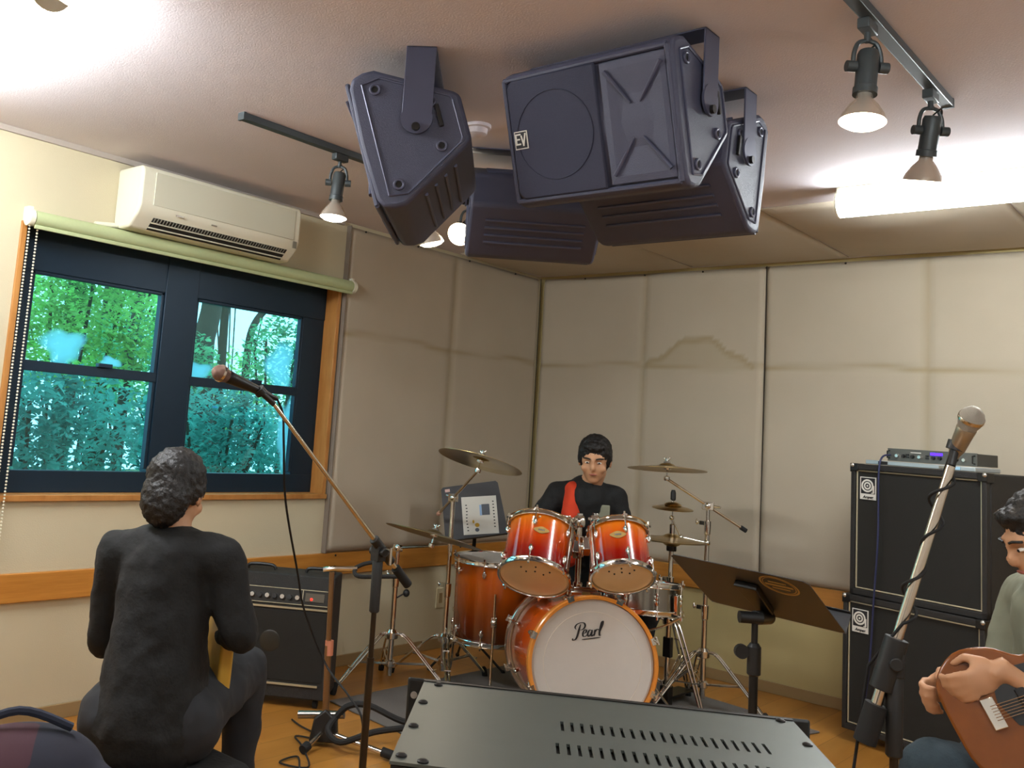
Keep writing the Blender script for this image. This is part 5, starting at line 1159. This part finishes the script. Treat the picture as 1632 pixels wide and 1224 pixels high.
# guitars
def guitar(label, P, nd, nrm, bodym, bass=False, s=1.0):
    """P body centre, nd neck direction, nrm front normal"""
    nd = Vector(nd).normalized(); nrm = Vector(nrm); nrm = (nrm-nd*nrm.dot(nd)).normalized(); sd = nrm.cross(nd)
    K = Matrix((sd, nd, nrm)).transposed().to_4x4(); K.translation = Vector(P); t = thing('electric_guitar', label, 'guitar', mtx=K)
    o_ = [(0, -.20), (.10, -.19), (.155, -.12), (.145, -.04), (.105, .02), (.115, .08), (.125, .14), (.085, .19), (.05, .15), (.035, .12), (-.035, .12), (-.06, .17), (-.10, .20), (-.13, .15), (-.115, .07), (-.11, .02), (-.15, -.05), (-.16, -.12), (-.10, -.19)]
    P_ = [tuple(v)[:2] for v in cr([(x*s, y*s, 0) for x, y in o_+[o_[0]]], 4)[:-1]]
    obj('body', MB().prism(P_, -.02, .02, K), bodym, t, bevel=.008, seg=3)
    obj('pickguard', MB().prism([(.02*s, -.08*s), (.09*s, -.06*s), (.08*s, .10*s), (-.03*s, .11*s), (-.06*s, .0), (-.04*s, -.06*s)], .02, .0225, K), M['blackp'], t)
    L_ = (.46 if not bass else .60)*s
    obj('neck', MB().box((0, .10*s+L_/2, .018), (.046, L_, .022), K), mat('neck_wood', (168, 118, 62), .35), t, bevel=.005)
    obj('fretboard', MB().box((0, .10*s+L_/2, .031), (.045, L_, .004), K), mat('fretboard', (50, 30, 20), .4), t)
    hd_ = obj('headstock', MB().prism([(-.025, 0), (.025, 0), (.045, .05), (.035, .17), (.0, .185), (-.03, .15)], .006, .022, K @ Matrix.Translation((0, .10*s+L_, 0))), bodym, t, bevel=.003)
    for k in range(4 if bass else 6): obj('tuner', MB().cyl(K @ Vector((.04, .13*s+L_+k*.022, .014)), K @ Vector((.062, .13*s+L_+k*.022, .014)), .006), M['chrome'], hd_)
    for y in (-.02, .055): obj('pickup', MB().box((0, y*s, .0245), (.07, .022, .008), K), M['blackm'], t, bevel=.002)
    obj('bridge', MB().box((0, -.10*s, .026), (.07, .03, .012), K), M['chrome'], t, bevel=.002)
    sr = MB(); 
    for k in range(4 if bass else 6): x = -.016+.032*k/(3 if bass else 5); sr.cyl(K @ Vector((x, -.10*s, .036)), K @ Vector((x, .12*s+L_, .034)), .0008, n=5)
    obj('strings', sr, M['steel'], t)
    for k in range(3): obj('knob', MB().cyl(K @ Vector((.075, -.06-k*.035, .02)), K @ Vector((.07, -.06-k*.035, .032)), .009), M['blackp'], t)
    return t
guitar('natural wood guitar on the lap of the person seated at left', S+f2*.22+r2*.085-Z*.29, -r2*.50+Z*.06+f2*.85, f2*.5+r2*.85, mat('amber_wood', (190, 150, 60), .3, noise=.1))
# --- person at the right edge, side view
t = thing('person', 'seated guitarist cut by the right edge, grey shirt, blue jeans, leaning forward', 'person', (-.42, 2.98, 0))
f3 = V(-.80, -.60, 0).normalized(); r3 = f3.cross(Z)
Hd = V(-.455, 2.90, 1.16); hip = V(-.36, 3.02, .53); S = V(-.42, 2.95, 1.00)
body = MB(); K = head_on(body, Hd, f3*.9-Z*.45); limb(body, [Hd-Z*.05, S+Z*.03], [.052, .06])
lS, rS = S-r3*.17, S+r3*.17
eA = lS+f3*.02-Z*.25; wA = V(-.52, 2.72, .86); eB = rS+f3*.08-Z*.24; wB = eB+f3*.16-r3*.1+Z*.02
limb(body, [lS, S, rS], [.05, .07, .05]); limb(body, [S, hip], [.1, .1]); limb(body, [lS, eA, wA], [.046, .037, .024]); limb(body, [rS, eB, wB], [.046, .037, .024])
hand(body, wA, f3*.8-Z*.5, Z, r3); hand(body, wB, f3-r3*.4-Z*.3, Z, -r3)
blob('body', body, M['skin'], t, .007, 3); face_bits(t, K); hair_on(t, K, long=.015)
jk = MB(); limb(jk, [S-Z*.03, S.lerp(hip, .5), hip], [.13, .14, .15]); limb(jk, [lS, S, rS], [.068, .10, .068]); limb(jk, [lS, lS.lerp(eA, .8)], [.068, .06]); limb(jk, [rS, rS.lerp(eB, .8)], [.068, .06])
blob('shirt', jk, M['greycloth'], t, .010, 8)
ps = MB(); kA = V(-.665, 2.725, .585); kB = V(-.60, 2.98, .57)
limb(ps, [hip-r3*.09, kA, V(-.70, 2.68, .12)], [.105, .078, .05]); limb(ps, [hip+r3*.05, kB, V(-.66, 2.98, .12)], [.105, .075, .05]); limb(ps, [hip-r3*.1, hip+r3*.1], [.125, .125])
blob('jeans', ps, M['denim'], t, .011, 6)
for q in (V(-.70, 2.68, .05), V(-.66, 2.98, .05)): so = MB(); limb(so, [q, q+f3*.16-Z*.01], [.042, .032]); blob('shoe', so, M['blackp'], t, .009, 4)
guitar('brown electric guitar on the lap of the guitarist at the right edge', V(-.455, 2.74, .80), V(.75, .25, .42), V(.1, -.9, .15), mat('brown_burst', (120, 66, 24), .25, noise=.2), s=.95)
st = thing('stool', 'small stool under the guitarist at the right edge', 'stool', (hip.x, hip.y, 0))
obj('seat', MB().lathe([(0, .37), (.16, .37), (.18, .385), (.17, .42), (0, .425)], 28, Matrix.Translation((hip.x, hip.y, 0))), M['blackcloth'], st)
for k in range(4): a = PI/4+k*PI/2; obj('leg', MB().cyl((hip.x+.1*math.cos(a), hip.y+.1*math.sin(a), .37), (hip.x+.17*math.cos(a), hip.y+.17*math.sin(a), 0), .012), M['chrome'], st)
# --- patterned bag at lower left on a folding chair
def pat_mat():
    m = bpy.data.materials.new('bag_pattern'); m.use_nodes = True; nt = m.node_tree; b = nt.nodes['Principled BSDF']; L = nt.links.new
    tc = nt.nodes.new('ShaderNodeTexCoord'); v = nt.nodes.new('ShaderNodeTexVoronoi'); v.inputs['Scale'].default_value = 7; L(tc.outputs['Object'], v.inputs['Vector'])
    r = nt.nodes.new('ShaderNodeValToRGB'); r.color_ramp.interpolation = 'CONSTANT'
    for _ in range(2): r.color_ramp.elements.new(.5)
    for e, (p, c) in zip(r.color_ramp.elements, ((0, (22, 24, 38)), (.45, (58, 26, 36)), (.7, (30, 38, 56)), (.85, (70, 46, 56)))): e.position = p; e.color = lin(c)
    L(v.outputs['Color'], r.inputs[0]); L(r.outputs[0], b.inputs['Base Color']); b.inputs['Roughness'].default_value = .9; return m
bp_ = V(-1.93, 1.00, 0); t = thing('backpack', 'navy and maroon patterned bag at the lower left corner', 'bag', (bp_.x, bp_.y, .44))
bg_ = MB(); bg_.ball((bp_.x, bp_.y, .55), (.15, .20, .12), None, 20, 12); bg_.box((bp_.x, bp_.y, .52), (.24, .34, .14)); bb = blob('sack', bg_, pat_mat(), t, .012, 10)
obj('strap', MB().tube(cr([(bp_.x-.05, bp_.y-.1, .66), (bp_.x, bp_.y, .70), (bp_.x+.04, bp_.y+.1, .66)]), .009, 8), M['navy'], t)
obj('zip_line', MB().tube(cr([(bp_.x+.14, bp_.y-.13, .58), (bp_.x+.155, bp_.y, .6), (bp_.x+.14, bp_.y+.13, .58)]), .004, 6), M['steel'], t)
t = thing('folding_chair', 'dark folding chair under the patterned bag at the lower left', 'chair', (bp_.x, bp_.y, 0))
obj('seat', MB().box((bp_.x, bp_.y, .425), (.38, .40, .03)), M['navy'], t, bevel=.01)
for sx in (-1, 1):
    for sy in (-1, 1): obj('leg', MB().cyl((bp_.x+sx*.17, bp_.y+sy*.18, 0), (bp_.x+sx*.16, bp_.y+sy*.17, .42), .011), M['steel'], t)

# ---------------------------------------------------------------- woods beyond the window
struct('ground_outside', MB().box((-13.5, 6, -.45), (18, 26, .3)), mat('leaf_litter', (74, 96, 52), .95, noise=.4, nscale=3))
def leafm(name, rgb, tr):
    m = bpy.data.materials.new(name); m.use_nodes = True; nt = m.node_tree; nt.nodes.clear(); L = nt.links.new
    ou = nt.nodes.new('ShaderNodeOutputMaterial'); d = nt.nodes.new('ShaderNodeBsdfDiffuse'); t_ = nt.nodes.new('ShaderNodeBsdfTranslucent'); mx = nt.nodes.new('ShaderNodeMixShader')
    tc = nt.nodes.new('ShaderNodeTexCoord'); n = nt.nodes.new('ShaderNodeTexNoise'); n.inputs['Scale'].default_value = 3; L(tc.outputs['Object'], n.inputs[0])
    r = nt.nodes.new('ShaderNodeValToRGB'); r.color_ramp.elements[0].position = .35; r.color_ramp.elements[1].position = .65
    r.color_ramp.elements[0].color = lin(tuple(int(c*.6) for c in rgb)); r.color_ramp.elements[1].color = lin(rgb); L(n.outputs['Fac'], r.inputs[0])
    L(r.outputs[0], d.inputs[0]); L(r.outputs[0], t_.inputs[0]); mx.inputs[0].default_value = tr; L(d.outputs[0], mx.inputs[1]); L(t_.outputs[0], mx.inputs[2]); L(mx.outputs[0], ou.inputs[0]); return m
LM = [leafm('leaf_bright', (196, 248, 150), .55), leafm('leaf_mid', (150, 232, 175), .5), leafm('leaf_dark', (60, 140, 120), .4), leafm('leaf_blue', (120, 200, 188), .45)]
def leaves(mb, c, rad, n, sz, rng):
    for _ in range(n):
        while True:
            p = Vector((rng.uniform(-1, 1), rng.uniform(-1, 1), rng.uniform(-1, 1)))
            if p.length < 1: break
        p = Vector((c[0]+p.x*rad[0], c[1]+p.y*rad[1], c[2]+p.z*rad[2]))
        R_ = Euler((rng.uniform(-.9, .9), rng.uniform(-.9, .9), rng.uniform(0, 6.28))).to_matrix(); s = sz*rng.uniform(.6, 1.3)
        vs = [p+R_ @ Vector(v) for v in ((0, -s, 0), (s*.45, 0, s*.12), (0, s, 0), (-s*.45, 0, s*.12))]; mb.add([tuple(v) for v in vs], [(0, 1, 2), (0, 2, 3)])
BARK = mat('bark', (66, 62, 52), .95, noise=.4, nscale=8, bump=.6, bscale=20)
def bush(c, rad, n, sz, mi, label, seed, grp='shrubs outside the window'):
    rng = random.Random(seed); t = thing('shrub', label, 'shrub', (c[0], c[1], -.3), group=grp)
    mb = MB(); leaves(mb, c, rad, n, sz, rng); obj('foliage', mb, LM[mi], t, smooth=0)
    st_ = MB()
    for k in range(6): a = rng.uniform(0, 6.28); st_.tube(cr([(c[0], c[1], -.3), (c[0]+math.cos(a)*rad[0]*.3, c[1]+math.sin(a)*rad[1]*.3, c[2]*.5), (c[0]+math.cos(a)*rad[0]*.7, c[1]+math.sin(a)*rad[1]*.7, c[2]+rad[2]*.4)], 3), .012, 6)
    obj('stems', st_, BARK, t)
def tree(pts, rs, crown, label, seed, mi=0, n=900):
    rng = random.Random(seed); p0 = pts[0]; t = thing('tree', label, 'tree', (p0[0], p0[1], -.3), group='trees outside the window')
    tr_ = MB(); P = cr(pts, 5); R_ = [rs[0]+(rs[1]-rs[0])*i/(len(P)-1) for i in range(len(P))]; tr_.tube(P, R_, 12)
    for k in range(5):
        q = P[min(len(P)-1, int(len(P)*(.78+.05*k)))]; a = rng.uniform(0, 6.28); tr_.tube(cr([q, q+Vector((math.cos(a)*.4, math.sin(a)*.4, .4)), q+Vector((math.cos(a)*1.0, math.sin(a)*1.0, .9))], 3), rs[1]*.4, 6)
    obj('trunk', tr_, BARK, t)
    mb = MB(); leaves(mb, crown[0], crown[1], n, .09, rng); obj('crown', mb, LM[mi], t, smooth=0)
bush((-6.2, 3.25, 1.95), (.5, .80, .55), 5200, .030, 0, 'bright green leafy shrub filling the left window', 11)
bush((-5.5, 2.75, 1.15), (.5, .85, .42), 3600, .034, 3, 'bluish green undergrowth low behind the left window', 12)
bush((-7.6, 4.75, 1.75), (.6, .7, .45), 2600, .036, 1, 'mid green shrub behind the centre post of the window', 13)
bush((-6.0, 4.45, 1.12), (.5, .75, .42), 3400, .032, 3, 'bluish leaves low behind the right window', 14)
bush((-7.2, 5.95, 1.85), (.4, .35, .50), 1500, .034, 1, 'green shrub at the right edge of the right window', 15)
bush((-9.6, 5.2, 2.6), (.9, 1.3, .9), 2600, .05, 0, 'sunlit leaves high behind the left window', 16)
bush((-11.5, 7.9, 1.6), (1.0, 1.8, .75), 2600, .05, 0, 'sunlit thicket low behind the right window', 17)
bush((-14.0, 8.0, 2.9), (1.0, 1.5, 1.0), 1500, .06, 0, 'distant bright leaves beyond the thick trunk', 18)
bush((-9.2, 3.6, .9), (.6, 2.2, .9), 3000, .05, 3, 'bluish undergrowth farther back behind the left window', 20)
bush((-9.4, 7.0, 1.0), (.5, 1.3, .7), 2600, .05, 3, 'bluish undergrowth farther back behind the right window', 21)
bush((-14.0, 10.6, 4.2), (1.0, .9, .8), 1200, .06, 1, 'distant leaves at the top right of the right window', 19)
tree([(-8.3, 5.95, -.3), (-8.3, 5.9, 1.2), (-8.3, 5.84, 2.0), (-8.3, 5.92, 2.6), (-8.3, 6.0, 5)], (.15, .09), ((-8.3, 6.0, 4.8), (.8, .8, .5)), 'thickest dark trunk at the left of the right window', 1, 2)
tree([(-8.9, 6.56, -.3), (-8.9, 6.55, 1.5), (-8.9, 6.52, 2.6), (-8.9, 6.5, 5)], (.055, .045), ((-8.9, 6.6, 5.6), (.8, .8, .5)), 'straight slim trunk beside the thickest trunk', 2, 1)
tree([(-8.6, 6.75, -.3), (-8.6, 6.68, 1.3), (-8.6, 6.66, 2.0), (-8.6, 6.72, 2.35), (-8.6, 6.95, 2.62), (-8.6, 7.3, 2.85)], (.05, .035), ((-8.3, 7.25, 2.72), (.35, .45, .22)), 'slim trunk bending to the right in the right window', 3, 2, 900)
tree([(-9.6, 5.05, -.3), (-9.6, 5.05, 1.6), (-9.6, 5.1, 5)], (.11, .09), ((-9.6, 5.1, 5.0), (.8, .8, .5)), 'grey trunk half hidden in leaves, left window', 4, 0)
tree([(-7.4, 4.45, -.3), (-7.4, 4.45, 1.6), (-7.4, 4.52, 2.6), (-7.4, 4.6, 5)], (.05, .04), ((-7.4, 4.6, 5.0), (.7, .7, .5)), 'thin leaning trunk at the right of the left window', 5, 0)
tree([(-11.0, 6.3, -.3), (-11.0, 6.3, 3), (-11, 6.4, 6)], (.12, .10), ((-11, 6.4, 6.2), (.9, .9, .6)), 'far grey trunk in the middle of the left window', 6, 1)
